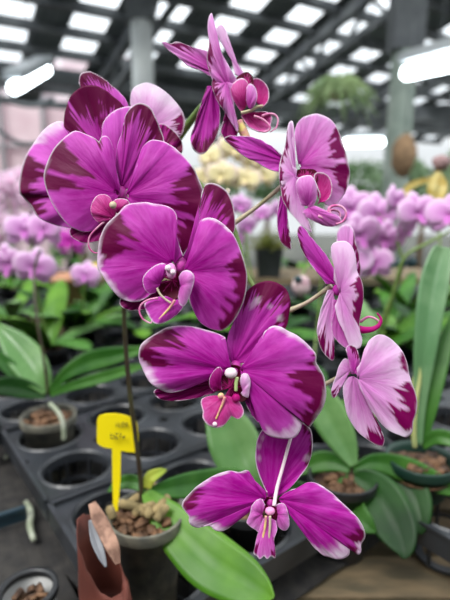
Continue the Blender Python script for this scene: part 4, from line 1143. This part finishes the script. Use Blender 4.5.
# brown hanging basket and yellow blooms at right
nc = P(404, 156, 4.0)
t = thing('hanging_basket', 'brown dried fibre basket hanging beside the greenish column', 'basket', nc)
MB().blob(nc, (.10, .10, .17), 14, .12).build('basket', M_BROWNN, t)
MB().tube([nc+Vector((0, 0, .15)), nc+Vector((0, 0, 1.0))], .004, 5, 1).build('wire', M_STEEL, t)
yc = P(436, 190, 1.15)
c = snap(P(436, 300, 1.15)); c.z = BENCH
yt = thing('potted_orchid', 'orchid with drooping yellow petals at the right edge above the lilac blooms', 'orchid', c)
plain_pot(yt, c)
MB().tube([c+Vector((0, 0, .09)), P(440, 250, 1.15), P(436, 192, 1.15), P(444, 160, 1.15)], .003, 8, 5).build('flower_spike', M_SPIKEG, yt)
for pts in ([(438, 172, 1.14, 4), (432, 186, 1.13, 9), (434, 200, 1.13, 7), (437, 208, 1.13, 2)], [(438, 172, 1.14, 4), (443, 186, 1.13, 9), (440, 200, 1.12, 6), (438, 210, 1.12, 2)],
            [(436, 178, 1.15, 4), (420, 182, 1.14, 6), (408, 188, 1.14, 7), (404, 198, 1.14, 5), (405, 203, 1.14, 1)]):
    leaf(yt, pts, name='petal', m=mat('yellow_strap', rgb(190, 164, 70), .5, noise_scale=40, color2=rgb(214, 200, 130), trans=.3))
MB().blob(P(441, 163, 1.14), (.022, .015, .018), 10, .2).build('bud', mat('mauve_brown', rgb(150, 120, 120), .7), yt)

# shrubs outside, beyond the open side
def shrub(x, y, D, rx, rz, lab, n=420, m=None):
    c = P(x, y, D); X = rx/F*D; Z = rz/F*D
    t = thing('garden_shrub', lab, 'shrub', (c.x, c.y, 0))
    vs = []; fs = []
    for i in range(n):
        a = random.uniform(0, 6.28); e = math.asin(random.uniform(-1, 1)); q = random.uniform(.55, 1)
        p = c+Vector((X*q*math.cos(a)*math.cos(e), X*.7*q*math.sin(a)*math.cos(e), Z*q*math.sin(e)))
        s = random.uniform(.05, .13)
        u = Vector((random.gauss(0, 1), random.gauss(0, 1), random.gauss(0, 1))).normalized(); w_ = u.orthogonal().normalized()
        b = len(vs); vs += [p-u*s, p+w_*s*.4, p+u*s, p-w_*s*.4]; fs.append((b, b+1, b+2, b+3))
    obj('foliage', vs, fs, m or M_HEDGE, t, c, smooth=False)
    MB().tube([Vector((c.x, c.y, 0)), Vector((c.x, c.y, max(.3, c.z)))], [.06, .03], 8, 1).build('trunk', M_BROWNN, t)
for q in ((360, 185, 7.0, 34, 26, 'green shrub beyond the upper right bloom'), (312, 192, 9.0, 34, 22, 'green shrub behind the side-on upper bloom'),
          (425, 186, 8.0, 34, 20, 'green shrub under the bright opening at right'), (268, 180, 8.0, 36, 22, 'green shrub between the two upper blooms'),
          (462, 176, 8.5, 26, 30, 'green shrub at the right frame edge'), (205, 190, 8.5, 36, 22, 'green shrub behind the upper left blooms'),
          (405, 178, 6.2, 20, 22, 'green shrub at the foot of the greenish column'),
          (80, 185, 6.6, 26, 14, 'low dark shrub before the net wall')):
    shrub(*q)
# far beam and low wall
tag(MB().bar(P(250, 118, 8.5), P(470, 112, 8.5), .10, .28).build('eave_beam', M_STEEL, None, P(360, 115, 8.5), smooth=False), 'dark far eave beam above the bright opening', 'beam')

# ------------------------------------------------------------------ light
w = bpy.data.worlds.new('World'); scn.world = w; w.use_nodes = True
bg = w.node_tree.nodes['Background']
WN = w.node_tree.nodes; WL = w.node_tree.links
tcw = WN.new('ShaderNodeTexCoord'); sx = WN.new('ShaderNodeSeparateXYZ'); mr = WN.new('ShaderNodeMapRange')
WL.new(tcw.outputs['Generated'], sx.inputs[0]); WL.new(sx.outputs['Z'], mr.inputs['Value'])
mr.inputs['From Min'].default_value = .08; mr.inputs['From Max'].default_value = .35      # overcast sky, brighter overhead
mr.inputs['To Min'].default_value = .85; mr.inputs['To Max'].default_value = 1.9
WL.new(mr.outputs['Result'], bg.inputs[1])
bg.inputs[0].default_value = (.92, .97, 1.0, 1)
sun = bpy.data.lights.new('sun', 'SUN'); sun.energy = 2.9; sun.angle = R(24); sun.color = (1, .98, .95)
so = bpy.data.objects.new('sun', sun); col.objects.link(so)
so.rotation_euler = (R(24), R(-26), 0)

bw_ = MB().add([(-7, -2.6, 0), (7, -2.6, 0), (7, -2.6, 3.4), (-7, -2.6, 3.4)], [(0, 1, 2, 3)])
struct('light_block_back', bw_, mat('light_block_net', rgb(52, 60, 54), .9, noise_scale=4, color2=rgb(66, 74, 66)), solid=.03)  # unseen wall added behind the camera to cut frontal ambient light
sw_ = MB().add([(-4.6, -2.5, 0), (-4.6, 3.0, 0), (-4.6, 3.0, 3.0), (-4.6, -2.5, 3.0)], [(0, 1, 2, 3)])
struct('light_block_side', sw_, MATS['light_block_net'], solid=.03)  # also added out of view, blocks light from the side
# ------------------------------------------------------------------ camera
cam = bpy.data.cameras.new('camera'); co = bpy.data.objects.new('camera', cam); col.objects.link(co)
co.location = CAM; co.rotation_euler = (R(90)-PITCH, 0, 0)
cam.sensor_fit = 'VERTICAL'; cam.sensor_height = 6.4; cam.sensor_width = 4.8
cam.lens = F/600*6.4
cam.clip_start = .01; cam.clip_end = 200
cam.dof.use_dof = True; cam.dof.focus_distance = .292; cam.dof.aperture_fstop = cam.lens/5.2
scn.camera = co
vs_ = scn.view_settings
vs_.view_transform = 'Standard'; vs_.look = 'None'; vs_.gamma = 1; vs_.use_curve_mapping = False
vs_.exposure = .12
